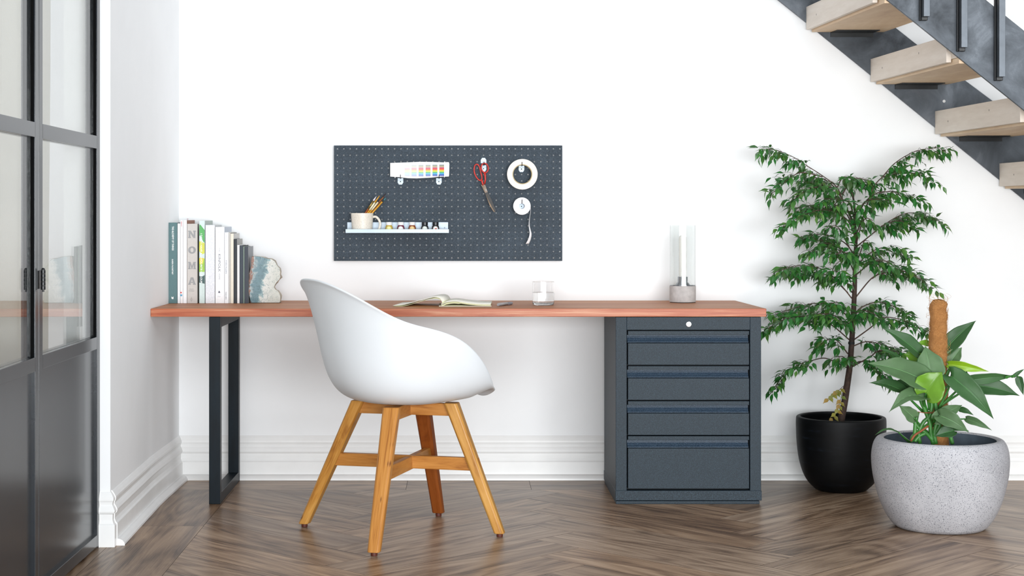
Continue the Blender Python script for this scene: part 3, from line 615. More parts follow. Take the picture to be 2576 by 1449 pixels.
bt(o, 'Rene', 482, 726, 728.4, 9, '8F8F8F', 0, 'author_text', True); bt(o, 'Redzepi', 482, 730.5, 733.5, 13, '8F8F8F', 0, 'author_text', True)
m_ = MB().tube([(bx(481.5)+0.0042*math.cos(a*PI/8), BYF-0.0003, bz(753)+0.0042*math.sin(a*PI/8)) for a in range(16)], 0.0003, 5, closed=True).tube([(bx(481.5), BYF-0.0003, bz(747)), (bx(481.5), BYF-0.0003, bz(759))], 0.0003, 5)
obj('publisher_mark', m_, mat('print_8F8F8F', '8F8F8F', 0.5), o)
o = book(501, 515.3, 555, 'D3E4E1', 'A9B5AE', 'pale mint book with green and yellow shapes and white lettering on its spine', 0.21)
PK = [0.0002]
def patch(o, pts, col):
    PK[0] += 0.00005; m_ = MB().prism([(bx(x), bz(y)) for x, y in pts], (0, BYF+0.0001, 0), X3, Z3, Vector((0, -PK[0], 0))); obj('cover_print', m_, mat('print_'+col, col, 0.5, bump=0), o)
patch(o, [(501.8, 566), (504, 565), (514.8, 579), (514.8, 611), (511, 607), (506, 596), (501.5, 592)], '58AE60'); patch(o, [(501.2, 607), (507, 608), (514.8, 612), (514.8, 637), (509, 640), (501.2, 632)], 'D8DC55')
patch(o, [(501.2, 652), (504, 648), (508, 651), (514.8, 650), (514.8, 684), (501.2, 684)], '9CC94B'); patch(o, [(501.2, 650), (505, 647), (513, 650), (510, 664), (502, 664)], 'E6D648'); patch(o, [(501.2, 694), (508, 696), (514.8, 692), (514.8, 714), (508, 712), (501.2, 711)], '44605F')
c = Vector((bx(506.6), BYF-0.0009, bz(650))); text('title_text', "I DON'T HAVE A FAVOURITE COLOUR", c, 126/SBK, 4.6/SBK, DOWN[0], DOWN[1], mat('print_FFFFFF', 'FFFFFF', 0.5, bump=0), o, 0.02)
bt(o, 'HELLA', 506, 727, 744, 1.6, 'F4F8F8', 0, 'author_text')
tx = NT('dotted_linen'); v = tx.coord(); f = tx.noise(v, 520, 1); w_ = tx.n('ShaderNodeTexWave', wave_type='BANDS', bands_direction='Z'); w_.inputs['Scale'].default_value = 130; tx.l(v, w_.inputs[0])
mm = tx.mix(1.0, tx.ramp(f, [(0.45, (0, 0, 0, 1)), (0.6, (1, 1, 1, 1))]), w_.outputs[0], 'MULTIPLY'); tx.base(tx.mix(mm, lin('F2F4F8'), lin('C4CAD6'))); tx.rough(0.8)
o = book(516.6, 540.5, 566, tx.m, 'C3C4C6', 'thick white book with a fine dotted texture on its spine', 0.19)
o = book(541.5, 564.6, 571, 'F7F8FA', 'BFC6D2', 'white book with grey serif lettering and a small dark mark on its spine', 0.21)
bt(o, 'THE', 552, 623, 633, 2.6, 'A9ACB2'); bt(o, 'KINFOLK', 552, 639, 684, 5.8, '7C8088'); bt(o, 'HOME', 552, 688, 703, 3.2, 'A9ACB2')
bt(o, 'NATHAN', 554, 580.5, 582, 9, 'BFC2C8', 0, 'author_text', True); bt(o, 'WILLIAMS', 554, 583.5, 585, 11, 'BFC2C8', 0, 'author_text', True); bt(o, 'Ouur', 551.5, 744, 747, 7, 'C4C6CC', 0, 'author_text', True)
patch(o, [(548.3, 737), (551.3, 731), (554.6, 737), (552.8, 736), (551.4, 737.6), (550, 736)], '3A3F55')
o = book(565, 575.3, 584.5, 'F5F6F8', 'E6E2D8', 'slim white book with thin spaced lettering, left of the cream ones', 0.2)
bt(o, 'YVES KLEIN', 569, 654, 688, 3.6, '8A90A0'); bt(o, 'TASCHEN', 568.5, 734, 753, 3.0, '6A6F7C', 0, 'publisher_text'); bt(o, 'Hannah Weitemeier', 570, 590, 614, 1.6, 'C0C4CE', 0, 'author_text')
book(575.6, 579.8, 586, 'CFCCC6', '3A3E42', 'very thin grey booklet left of the cream one', 0.19)
book(580.0, 587.6, 587.5, 'E9E2D2', 'CFCDCA', 'thin cream book in the right half of the row', 0.18)
book(587.9, 596.2, 601.5, '252B31', 'A5A3A0', 'black book with a marbled grey side cover, right of the cream one', 0.17)
book(596.5, 602.6, 616.5, 'F0EFEE', 'ECEAE6', 'thin white book between two black ones', 0.15)
book(602.9, 611.5, 617.5, '38424D', '20262C', 'dark slate book with frayed top, right of the thin white one', 0.17)
book(611.8, 615.0, 620, '87998F', '6E7C75', 'very thin sage green book between two dark ones', 0.16)
book(615.3, 624.2, 620.5, '39404A', '8D9196', 'dark grey book with a silver side, last in the row before the agate', 0.165)

# agate bookend
t = NT('polished_agate'); v = t.coord('Object', (1, 1, 1)); n1 = t.noise(v, 22, 6, 0.65, 1.2)
sep = t.n('ShaderNodeSeparateXYZ'); t.l(v, sep.inputs[0])
ma = t.n('ShaderNodeMath', operation='MULTIPLY_ADD'); t.l(sep.outputs[0], ma.inputs[0]); ma.inputs[1].default_value = 7.0; ma.inputs[2].default_value = 0.40
mb2 = t.n('ShaderNodeMath', operation='MULTIPLY_ADD'); t.l(sep.outputs[2], mb2.inputs[0]); mb2.inputs[1].default_value = -1.6; t.l(ma.outputs[0], mb2.inputs[2])
mc = t.n('ShaderNodeMath', operation='MULTIPLY_ADD'); t.l(n1, mc.inputs[0]); mc.inputs[1].default_value = 0.7; t.l(mb2.outputs[0], mc.inputs[2])
n2 = t.noise(v, 70, 5, 0.7, 2.0)
c1 = t.ramp(mc.outputs[0], [(0.20, lin('8A5A44')), (0.235, lin('A9B4B4')), (0.32, lin('5C7E88')), (0.50, lin('557880')), (0.58, lin('8FA8AA')), (0.63, lin('D6D6D0')), (0.9, lin('C6C7BE'))])
c2 = t.ramp(n2, [(0.35, lin('8FA3A6')), (0.5, lin('FFFFFF')), (0.7, lin('FFFFFF'))]); t.base(t.mix(0.75, c1, c2, 'MULTIPLY')); t.rough(0.22); M_agate = t.m
M_rind = mat('agate_rind', 'B9AFA0', 0.8, var=0.25, nscale=60, bump=0.6, bdist=0.004)
ol = [(1300, 668), (1340, 660), (1420, 668), (1480, 685), (1530, 700), (1580, 705), (1625, 735), (1645, 770), (1660, 800), (1690, 830), (1702, 880), (1698, 930), (1705, 960), (1685, 1000), (1650, 1035), (1628, 1070), (1612, 1105), (1632, 1140), (1668, 1160), (1694, 1200), (1704, 1250), (1700, 1310), (1690, 1328), (1290, 1328), (1275, 1280), (1262, 1220), (1252, 1150), (1262, 1080), (1256, 1020), (1266, 960), (1262, 910), (1280, 850), (1292, 790), (1290, 730)]
s2 = 626.0
P = [(((400+x/5.572)-VX)/s2, ZB+(1328-y)/5.572/s2*0.99) for x, y in ol]; ag = MB(); cx = sum(p[0] for p in P)/len(P); cz = sum(p[1] for p in P)/len(P)
ya = F/s2-DW; n = len(ag.v); k = len(P)
lay = [(ya, 0.985, 0), (ya+0.003, 1.0, 0), (ya+0.02, 1.008, 0.002), (ya+0.05, 0.985, 0.004)]
for (y, sc_, rz) in lay:
    for i, p in enumerate(P):
        z = cz+(p[1]-cz)*sc_+(random.uniform(-rz, rz) if p[1] > ZB+0.01 else 0); ag.v.append((cx+(p[0]-cx)*sc_+random.uniform(-rz, rz), y, max(ZB, z)))
ag.face(list(range(n, n+k))[::-1], mi=0)
for L_ in range(3):
    for i in range(k): j = (i+1) % k; ag.face([n+L_*k+i, n+L_*k+j, n+(L_+1)*k+j, n+(L_+1)*k+i][::-1], mi=1, sm=True)
ag.face(range(n+3*k, n+4*k), mi=1)
tag(obj('agate_bookend', ag, [M_agate, M_rind]), 'polished blue and white agate stone bookend at the end of the row of books', 'bookend')

# ------------------------------------------------------------------ desk objects: notebook, marker, glass of water, lamp
M_cream = mat('cream_paper', 'EDE9DC', 0.8, var=0.01); M_cream2 = mat('yellow_page_edge', 'DCDDB4', 0.8, var=0.04, nscale=300)
nb = thing('notebook', 'open cream notebook lying on the desk with its left page arching up', 'notebook', (-0.08, -0.35, ZT))
ZN = ZT+0.0004
fy, byk = -0.47, -0.235
def sheet(prof, y0, y1, thick, name, m, shear=0.0):
    rows = []
    for (y, q) in ((y0, 0), ((y0+y1)/2, 0.5), (y1, 1)): rows.append([(x+shear*q, y, z) for x, z in prof])
    n_ = MB().grid(rows); return obj(name, n_, m, nb, solid=thick)
sF = F/(DW+fy)
def N(px, py): return ((px-VX)/sF, max(ZN+0.0012, H-(py-VY)/sF))
lp = spline([Vector((N(988, 0)[0], 0, ZN+0.0015)), Vector((N(1018, 0)[0], 0, ZN+0.006)), Vector((N(1050, 0)[0], 0, ZN+0.020)), Vector((N(1075, 0)[0], 0, ZN+0.030)), Vector((N(1093, 0)[0], 0, ZN+0.0345)), Vector((N(1106, 0)[0], 0, ZN+0.030)), Vector((N(1112, 0)[0], 0, ZN+0.016)), Vector((N(1110, 0)[0], 0, ZN+0.006))], 28)
sheet([(q.x, q.z+0.002) for q in lp], fy, byk, 0.0012, 'left_pages', M_cream, 0.03)
lp2 = [(q.x+0.002, max(ZN+0.001, q.z-0.003)) for q in lp[:-3]]; sheet(lp2, fy+0.001, byk, 0.0012, 'left_pages', M_cream2, 0.03)
rp = spline([Vector((N(1110, 0)[0], 0, ZN+0.006)), Vector((N(1122, 0)[0], 0, ZN+0.016)), Vector((N(1145, 0)[0], 0, ZN+0.020)), Vector((N(1175, 0)[0], 0, ZN+0.014)), Vector((N(1205, 0)[0], 0, ZN+0.0095)), Vector((N(1234, 0)[0], 0, ZN+0.0085))], 24)
sheet([(q.x, q.z) for q in rp], fy, byk, 0.0012, 'right_pages', M_cream, 0.01)
sheet([(q.x, max(ZN+0.004, q.z-0.006 if i < 12 else q.z-0.0035)) for i, q in enumerate(rp)], fy, byk, 0.005, 'right_pages', M_cream2, 0.01)
xa, xb = N(1104, 0)[0], N(1235, 0)[0]
obj('cover', MB().box((xa, fy-0.001, ZN), (xb+0.002, byk, ZN+0.0022)), M_cream, nb, bevel=0.0006)
mk_ = thing('marker_pen', 'grey felt marker pen lying on the desk right of the notebook', 'pen', (0.16, -0.40, ZT))
a = Vector((0.143, -0.44, ZT+0.0062)); b = Vector((0.2, -0.33, ZT+0.0062)); d = b-a
obj('barrel', MB().tube([a, a+d*0.02, a+d*0.66], [0.0052, 0.006, 0.006], 14), mat('grey_barrel', 'A4A2A4', 0.3, bump=0), mk_)
obj('cap', MB().tube([a+d*0.66, a+d*0.97, b], [0.0061, 0.0061, 0.0052], 14), mat('pen_cap', '7E7B80', 0.35, bump=0), mk_)
# water glass
t = NT('clear_glass'); t.b.inputs['Transmission Weight'].default_value = 1.0; t.rough(0.0); t.b.inputs['IOR'].default_value = 1.45; t.base((1, 1, 1, 1)); M_glass = t.m
t = NT('water'); t.b.inputs['Transmission Weight'].default_value = 1.0; t.rough(0.0); t.b.inputs['IOR'].default_value = 1.33; t.base((0.98, 1, 1, 1)); M_water = t.m
gx, gy = (1366.8-VX)/640, F/640-DW; R = 0.0432; z0 = ZT+0.0003; zt = 0.8315
wg = thing('water_glass', 'clear tumbler half full of water standing on the desk', 'glass', (gx, gy, ZT))
pr = [(0, z0), (R-0.006, z0), (R-0.002, z0+0.003), (R, z0+0.010), (R, zt-0.0008), (R-0.0006, zt), (R-0.0012, zt), (R-0.0018, zt-0.0008), (R-0.0018, z0+0.016), (R-0.004, z0+0.010), (R-0.012, z0+0.0075), (0, z0+0.0065)]
obj('tumbler', MB().lathe(pr, (gx, gy, 0), 64), M_glass, wg)
zw = 0.7885; pr = [(0, z0+0.0062), (R-0.012, z0+0.0071), (R-0.0036, z0+0.0096), (R-0.0014, z0+0.016), (R-0.0014, zw+0.0006), (R-0.004, zw), (0, zw)]
obj('water', MB().lathe(pr, (gx, gy, 0), 64), M_water, wg)
# lamp
lx, ly = (1717.4-VX)/621, F/621-DW
lamp = thing('table_lamp', 'small table lamp with a concrete base and a clear glass cylinder on the desk', 'lamp', (lx, ly, ZT))
M_conc = mat('fine_concrete', 'BAB6B4', 0.75, var=0.06, nscale=50, bump=0.15)
obj('felt_pad', MB().lathe([(0, z0), (0.0515, z0), (0.0515, z0+0.002), (0, z0+0.002)], (lx, ly, 0), 48), M_dark, lamp)
zb = 0.8075
obj('base', MB().lathe([(0, z0+0.002), (0.0518, z0+0.002), (0.0528, z0+0.003), (0.0528, zb-0.002), (0.0515, zb), (0.046, zb), (0.046, zb-0.004), (0, zb-0.004)], (lx, ly, 0), 64), M_conc, lamp)
zg = 1.052
obj('glass_cylinder', MB().lathe([(0.0523, zb+0.0035), (0.0523, zg), (0.0505, zg), (0.0505, zb+0.0035), (0.0523, zb+0.0035)], (lx, ly, 0), 64), M_pane, lamp)
M_chr = mat('chromed_metal', '9A9DA1', 0.18, 0.95, bump=0, var=0.02)
obj('ring', MB().lathe([(0.03, zb-0.004), (0.05, zb), (0.0525, zb+0.001), (0.0525, zb+0.0033), (0.03, zb+0.0033), (0.03, zb-0.004)], (lx, ly, 0), 64), M_chr, lamp)
obj('socket', MB().lathe([(0, zb-0.004), (0.031, zb-0.004), (0.031, zb+0.005), (0.027, zb+0.005), (0.027, zb+0.010), (0.0235, zb+0.010), (0.0235, zb+0.013), (0.0205, zb+0.013), (0.0205, zb+0.036), (0.0165, zb+0.036), (0.0165, zb+0.03), (0, zb+0.03)], (lx, ly, 0), 48), M_chr, lamp)
t = NT('frosted_bulb_glass'); t.base(lin('F4F2EC')); t.rough(0.25); tl_ = t.n('ShaderNodeBsdfTransparent'); ms = t.n('ShaderNodeMixShader'); ms.inputs[0].default_value = 0.45
t.l(t.b.outputs[0], ms.inputs[1]); t.l(tl_.outputs[0], ms.inputs[2]); t.l(ms.outputs[0], t.out.inputs[0]); M_frost = t.m
pr = [(0, zb+0.03), (0.014, zb+0.031), (0.0155, zb+0.045), (0.0155, 0.995), (0.0145, 1.004), (0.010, 1.011), (0, 1.0135)]
obj('bulb', MB().lathe(pr, (lx, ly, 0), 40), M_frost, lamp)
obj('filament', MB().tube([(lx-0.004, ly, zb+0.03), (lx-0.005, ly, 0.95), (lx-0.001, ly, 0.98), (lx+0.004, ly, 0.95), (lx+0.004, ly, zb+0.03)], 0.0006, 6), mat('pale_filament', 'D8D2C8', 0.4, 0.3), lamp)

# ------------------------------------------------------------------ chair
t = NT('white_moulded_plastic'); v = t.coord(); f = t.noise(v, 900, 2); t.base(lin('E3E7EB')); t.rough(0.42); t.bump(f, 0.03, 0.0003); M_shell = t.m
M_honey = wood('honey_acacia', [(0.26, '74451C'), (0.36, '9E6A2C'), (0.47, 'BE8B42'), (0.62, 'CE9F58'), (0.78, 'DDB478')], 'UV', (5.5, 34, 1), rough=0.4, bump=0.06, dist=0.7, knots='6B3A16', tint=['FFF8EA', 'F4DCC4', 'B88468'])
CX, CY = -0.195, -1.17; TH = math.radians(30)
fu = Vector((math.cos(TH), math.sin(TH), 0)); rr = Vector((math.sin(TH), -math.cos(TH), 0))
chair = thing('armchair', 'white moulded shell armchair with honey wooden legs standing at the desk', 'chair', (CX, CY, 0))
def proj(p): d = p.y+DW; return VX+F*p.x/d, VY+F*(H-p.z)/d, F/d
rim_px = [(757.4, 712), (760, 706), (767, 703), (789.7, 704.8), (815, 711), (839, 721), (889, 744), (938.8, 773), (988.4, 799), (1025.7, 814), (1063, 822), (1112.7, 833), (1162.4, 853), (1199.6, 885), (1224.5, 921), (1239.4, 958), (1243.9, 984)]
def rim_y(x):
    if x <= rim_px[0][0]: return rim_px[0][1]
    for (a, b), (c, d) in zip(rim_px, rim_px[1:]):
        if x <= c: return b+(d-b)*(x-a)/(c-a)
    return rim_px[-1][1]
A_, B_, UC, NE = 0.335, 0.290, -0.030, 2.3
def plan(a):
    ca, sa = math.cos(a), math.sin(a); q = (abs(ca)**NE+abs(sa)**NE)**(-1/NE)
    back = max(0, -ca)
    return UC+A_*q*ca, B_*q*sa*(1-0.12*back*back)
def rimz(a):                                        # a measured from the front, positive towards the near side
    u, r = plan(a); p = Vector((CX, CY, 0))+fu*u+rr*r; d = p.y+DW
    px = VX+F*p.x/d; return H-(rim_y(px)-VY)*d/F
NA = 72; Zr = []
# near side defines the height; solve from front corner to the back
a_right = max(range(0, 91), key=lambda g: plan(math.radians(g))[0]*math.cos(TH)+plan(math.radians(g))[1]*math.sin(TH))
a_left = max(range(90, 271), key=lambda g: -(plan(math.radians(g))[0]*math.cos(TH)+plan(math.radians(g))[1]*math.sin(TH)))
zcorner = rimz(math.radians(a_right)); zf = 0.4525
def Z_of(deg):
    g = abs(((deg+180) % 360)-180)                  # symmetric 0 front .. 180 back
    if g <= a_right:
        s = g/a_right; return zf+(zcorner-zf)*(s*s*(3-2*s))
    return rimz(math.radians(g))
def smoothZ(deg): return (Z_of(deg-8)+2*Z_of(deg-4)+3*Z_of(deg)+2*Z_of(deg+4)+Z_of(deg+8))/9
rows = []; NTt = 30; zb0 = 0.4535
PB = [(0, 0), (.20, 0), (.38, .010), (.51, .045), (.615, .115), (.69, .22), (.745, .36), (.79, .53), (.84, .70), (.90, .86), (.955, .96), (1, 1)]
PS = [(0, 0), (.22, 0), (.42, .004), (.60, .025), (.735, .09), (.835, .205), (.90, .36), (.945, .54), (.975, .71), (.99, .85), (.997, .95), (1, 1)]
PF = [(0, 0), (.15, 0.001), (.30, .003), (.45, .007), (.60, .012), (.72, .017), (.82, .021), (.89, .022), (.94, .0205), (.975, .016), (.993, .008), (1, .0)]
SPB, SPS, SPF = [spline([(a, b, 0) for a, b in q], NTt) for q in (PB, PS, PF)]
for i in range(NTt+1):
    row = []
    for j in range(NA):
        deg = j*360/NA; a = math.radians(deg); u, r = plan(a); zr = smoothZ(deg)
        wb = max(0.0, -math.cos(a))**1.3; wf = max(0.0, math.cos(a))**1.5; ws = 1-wb-wf
        g_ = SPB[i].x*wb+SPS[i].x*ws+SPF[i].x*wf; h_ = (SPB[i].y*wb+SPS[i].y*ws)/max(1e-6, wb+ws) if wb+ws > 0.01 else 0
        z = zb0+(zr-zb0)*h_*(1-wf)+wf*((zr-zb0)*max(0, (i/NTt-0.6)/0.4)**2.0+SPF[i].y)
        gg = abs(((deg+180) % 360)-180); z += 0.016*math.exp(-((gg-32)/26)**2)*max(0, math.sin(PI*min(1, max(0, (i/NTt-0.45)/0.55))))
        p = Vector((CX, CY, 0))+fu*(UC*0.5+(u-UC*0.5)*g_)+rr*(r*g_); row.append((p.x, p.y, z))
    rows.append(row)
sh = MB().grid(rows[1:], closed_u=True)
n = len(sh.v); sh.v.append((CX, CY, zb0)); 
for j in range(NA): sh.face([n, (j+1) % NA, j][::1], sm=True)
so = obj('seat_shell', sh, M_shell, chair, solid=0.007, sub=1)
so.modifiers['s'].offset = 1
feet = [(-0.354, 0.116), (-0.084, -0.378), (0.113, 0.324), (0.326, -0.063)]
feet = [Vector((a, b, 0)) for a, b in feet]; LR = [0.1, 0.45, 1.0, 0.0]
tops = [f_.normalized()*0.165 for f_ in feet]; ZL = 0.452
for f_, tp in zip(feet, tops):
    rd = f_.normalized(); tg = Vector((-rd.y, rd.x, 0)); rows = []; S = []
    for i in range(9):
        q = i/8; z = 0.012+(ZL-0.012)*q; c = Vector((CX, CY, z))+f_*(1-q)+tp*q
        hr_, ht = 0.0175+0.006*q, 0.0205+0.0075*q; ch = 0.007
        S.append([c+rd*a*1.0+tg*b for a, b in ((hr_, ht-ch), (hr_-ch, ht), (-hr_+ch, ht), (-hr_, ht-ch), (-hr_, -ht+ch), (-hr_+ch, -ht), (hr_-ch, -ht), (hr_, -ht+ch))])
    ro = random.random()*9
    lm = MB().grid(S, closed_u=True, uvf=lambda i, j: (i*0.056+ro, (j if j else 0)*0.017+ro)); lm.sm = [False]*len(lm.f); lrnd = LR.pop(0)
    lm.face(range(7, -1, -1)); lm.face([64+i for i in range(8)])
    lm.rnd = [lrnd]*len(lm.f)
    lo = obj('leg', lm, M_honey, chair, bevel=0.0025)
    c = Vector((CX, CY, 0))+f_
    obj('foot_pad', MB().lathe([(0, 0.0003), (0.010, 0.0003), (0.011, 0.002), (0.011, 0.014), (0, 0.014)], c, 20), mat('brown_foot', '5A2A1E', 0.5), lo)
def bar(i, j, z0, z1, R_, name):
    a, b = feet[i].normalized()*R_, feet[j].normalized()*R_; d = (b-a).normalized(); nrm = Vector((-d.y, d.x, 0))*0.0115; o_ = Vector((CX, CY, 0)); k0, k1 = 0.0, 0.013
    A0, B0 = o_+a*1.04, o_+b*1.04; A1, B1 = o_+a*(1.04-0.055*(1 if R_ > 0.2 else 1.4)), o_+b*(1.04-0.055*(1 if R_ > 0.2 else 1.4))
    m_ = MB(); r_ = random.random()*5
    m_.v = [tuple(p+Vector((0, 0, z))) for (p, z) in ((A0-nrm, z0), (B0-nrm, z0), (B0+nrm, z0), (A0+nrm, z0), (A1-nrm, z1), (B1-nrm, z1), (B1+nrm, z1), (A1+nrm, z1))]
    L = (B0-A0).length
    for q, vv in (((0, 3, 2, 1), .1), ((4, 5, 6, 7), .2), ((0, 1, 5, 4), .3), ((2, 3, 7, 6), .4)): m_.face(q, uv=[(r_, vv+r_), (r_+L, vv+r_), (r_+L, vv+r_+0.045), (r_, vv+r_+0.045)] if q[0] != 2 else [(r_+L, vv), (r_, vv), (r_, vv+0.045), (r_+L, vv+0.045)])
    m_.face((1, 2, 6, 5)); m_.face((3, 0, 4, 7)); obj(name, m_, M_honey, chair, bevel=0.002)
bar(0, 3, 0.222, 0.266, 0.262, 'stretcher'); bar(1, 2, 0.220, 0.264, 0.262, 'stretcher')
bar(0, 3, 0.407, 0.449, 0.185, 'seat_rail'); bar(1, 2, 0.405, 0.448, 0.185, 'seat_rail')

# ------------------------------------------------------------------ staircase
M_oak = wood('limed_oak', [(0.3, 'D6C9BC'), (0.5, 'E2D7CB'), (0.7, 'ECE3D9')], 'Object', (8, 1.0, 14), rough=0.6, bump=0.05, dist=0.5)
M_oak_warm = wood('oak_underside_bounce', [(0.3, 'CDAE90'), (0.5, 'DDC2A2'), (0.7, 'EAD4B8')], 'Object', (9, 1.2, 12), rough=0.6, bump=0.06, dist=0.8)  # warm bounce light under the treads is put into this oak colour
t = NT('raw_steel_plate'); v = t.coord(); f = t.noise(v, 5, 6, 0.65, 0.8); f2 = t.noise(v, 26, 5, 0.7, 0.5)
t.base(t.ramp(f, [(0.3, lin('33373C')), (0.55, lin('4B5056')), (0.75, lin('6B7077'))])); t.b.inputs['Metallic'].default_value = 0.55; t.rough(t.ramp(f, [(0.3, (0.5,)*3+(1,)), (0.7, (0.3,)*3+(1,))])); t.bump(f2, 0.14, 0.003); M_plate = t.m
stair = thing('staircase', 'open-tread staircase with steel stringers and thick oak treads at upper right', 'staircase', (3.9, -0.5, 0))
sI, sO = 607.0, 705.0; dI, dO = F/sI, F/sO
def stringer(name, d, th_, pts, m):
    P_ = [WP(x, y, d) for x, y in pts]; m_ = MB(); m_.prism([(p.x, p.z) for p in P_], (0, d-DW, 0), X3, Z3, Vector((0, th_, 0))); return obj(name, m_, m, stair, bevel=0.001)
k1 = 0.8125
stringer('stringer', dI-0.014, 0.012, [(1800, -126), (2026, 55), (2026+1330, 55+k1*1330), (2026+1330+40, 55+k1*1330+20), (2300+1330, 107+k1*1330-90), (2300, 107), (1900, -210)], M_plate)
k2 = 0.805
outer = stringer('stringer', dO-0.006, 0.012, [(2000, -185), (2231.6, 0), (2231.6+1560, k2*1560), (2478+1700, k2*1700-0), (2478, -2), (2250, -190)], M_plate)
rise = 131.0/sI; going = 161.6/sI; yI = dI-0.014-DW; yO = dO+0.006-DW
for k in range(-1, 11):
    fx = (2188-VX)/sI+going*k; fz = H-(207-VY)/sI-rise*k
    if fz < 0: break
    sk = 0.063; W_ = 0.325; zt_ = fz+0.095
    def pt(x, q, z): return (fx+x+sk*q, yI+(yO-yI)*q, z)       # q: 0 at the wall stringer, 1 at the outer stringer
    tb = thing  # keep name short
    m_ = MB()
    def slab(mb, xa, xb, qa, qb, za, zb_, mi=0):
        n = len(mb.v); mb.v += [pt(xa, qa, za), pt(xb, qa, za), pt(xb, qb, za), pt(xa, qb, za), pt(xa, qa, zb_), pt(xb, qa, zb_), pt(xb, qb, zb_), pt(xa, qb, zb_)]
        for q in ((0, 1, 2, 3), (4, 7, 6, 5), (0, 4, 5, 1), (1, 5, 6, 2), (2, 6, 7, 3), (3, 7, 4, 0)): mb.face([n+i for i in q], mi=mi)
    slab(m_, 0, 0.018, 0.0, 0.93, fz, zt_); slab(m_, 0.018, W_, 0, 1, fz+0.012, zt_); 
    tr_ = obj('tread', m_, M_oak, stair, bevel=0.0012)
    m_ = MB(); slab(m_, 0.022, W_-0.006, 0.004, 1, fz-0.010, fz+0.0118); obj('soffit_board', m_, M_oak_warm, tr_, bevel=0.001)
    m_ = MB(); slab(m_, 0.10, W_-0.05, 0.0, 0.10, fz-0.0135, fz-0.0102); slab(m_, 0.10, W_-0.05, 0.0, 0.008, fz-0.030, fz-0.012); obj('bracket', m_, M_black, tr_)
    m_ = MB()
    for (q, zq) in ((0.16, 0.045), (0.62, 0.062)):
        c = Vector(pt(0, q, fz+zq)); m_.box((c.x-0.0006, c.y-0.0012, c.z-0.0035), (c.x+0.002, c.y+0.0012, c.z+0.0035))
    obj('nail_hole', m_, M_dark, tr_)
for (px, py) in ((2144, -100), (2238, -35), (2331.8, 41), (2426.5, 119), (2521.5, 193), (2615, 270), (2710, 346), (2805, 423), (2900, 500)):
    d = dO-0.05; s = F/d; x = (px-VX)/s; z = H-(py-VY)/s; yb_ = dO-0.006-DW
    b_ = obj('baluster', MB().box((x-0.011, d-DW, z), (x+0.011, yb_, z+1.15)), mat('baluster_steel', '5B6066', 0.35, 0.7), stair, bevel=0.0008)
    obj('weld', MB().box((x-0.013, d-DW+0.02, z-0.012), (x+0.009, yb_, z+0.001)).box((x-0.0165, yb_-0.012, z-0.012), (x-0.0112, yb_, z+0.3)), M_black, b_, bevel=0.002)
hd = [WP(2144, -900, dO-0.03), WP(2900, -900+0.812*756, dO-0.03)]
p = WP(2375, 254.5, dI-0.016); bo = obj('bolt', MB().lathe([(0, 0), (0.0062, 0), (0.0062, -0.002), (0.004, -0.003), (0, -0.003)], (p.x, dI-0.014-DW, p.z), 16, axis='y'), mat('bolt_white', 'E6E6E6', 0.4), stair)

# ------------------------------------------------------------------ leaves
def leafmat(name, c0, c1, c2, rough=0.38, trans=0.25):
    t = NT(name); uv = t.n('ShaderNodeUVMap', uv_map='rnd'); sp = t.n('ShaderNodeSeparateXYZ'); t.l(uv.outputs[0], sp.inputs[0])
    v = t.coord(); f = t.noise(v, 18, 3)
    c = t.ramp(sp.outputs[0], [(0.0, lin(c0)), (0.5, lin(c1)), (1.0, lin(c2))]); c = t.mix(0.35, c, t.ramp(f, [(0.3, lin('9A9A9A')), (0.7, lin('FFFFFF'))]), 'MULTIPLY')
    t.base(c); t.rough(rough); t.b.inputs['Subsurface Weight'].default_value = 0.0
    tl = t.n('ShaderNodeBsdfTranslucent'); t.l(c, tl.inputs[0]); ms = t.n('ShaderNodeMixShader'); ms.inputs[0].default_value = trans
    t.l(t.b.outputs[0], ms.inputs[1]); t.l(tl.outputs[0], ms.inputs[2]); t.l(ms.outputs[0], t.out.inputs[0])
    return t.m
M_tleaf = leafmat('tree_leaf', '3E5E2B', '2F7A35', '5B8A3A', 0.32)
M_yleaf = leafmat('yellowing_leaf', 'A59A3A', '7A8A3C', 'B08A3A', 0.4)
M_bark = mat('bark', '4E3B32', 0.8, var=0.2, nscale=60, bump=0.5, bdist=0.003); M_trunk = mat('dark_trunk', '3A2A22', 0.8, var=0.3, nscale=50, bump=0.6, bdist=0.004)
def small_leaf(mb, base, d, nrm, L, w, rnd, curl=0.25):
    d = d.normalized(); s = d.cross(nrm); s = s.normalized() if s.length > 1e-5 else d.orthogonal(); nn = s.cross(d)
    n = len(mb.v); prof = [(0.0, 0.06), (0.16, 0.62), (0.36, 1.0), (0.56, 0.74), (0.76, 0.22), (1.0, 0.0)]
    for (q, ww) in prof:
        c = base+d*(L*q)-nn*(L*curl*q*q)
        if ww > 0: mb.v += [tuple(c-s*(w*ww)+nn*(w*0.28*ww)), tuple(c), tuple(c+s*(w*ww)+nn*(w*0.28*ww))]
        else: mb.v.append(tuple(c))
    for i in range(4):
        a = n+i*3; b = a+3
        mb.face((a, a+1, b+1, b), rnd=rnd, sm=True); mb.face((a+1, a+2, b+2, b+1), rnd=rnd, sm=True)
    a = n+12; mb.face((a, a+1, n+15), rnd=rnd, sm=True); mb.face((a+1, a+2, n+15), rnd=rnd, sm=True)

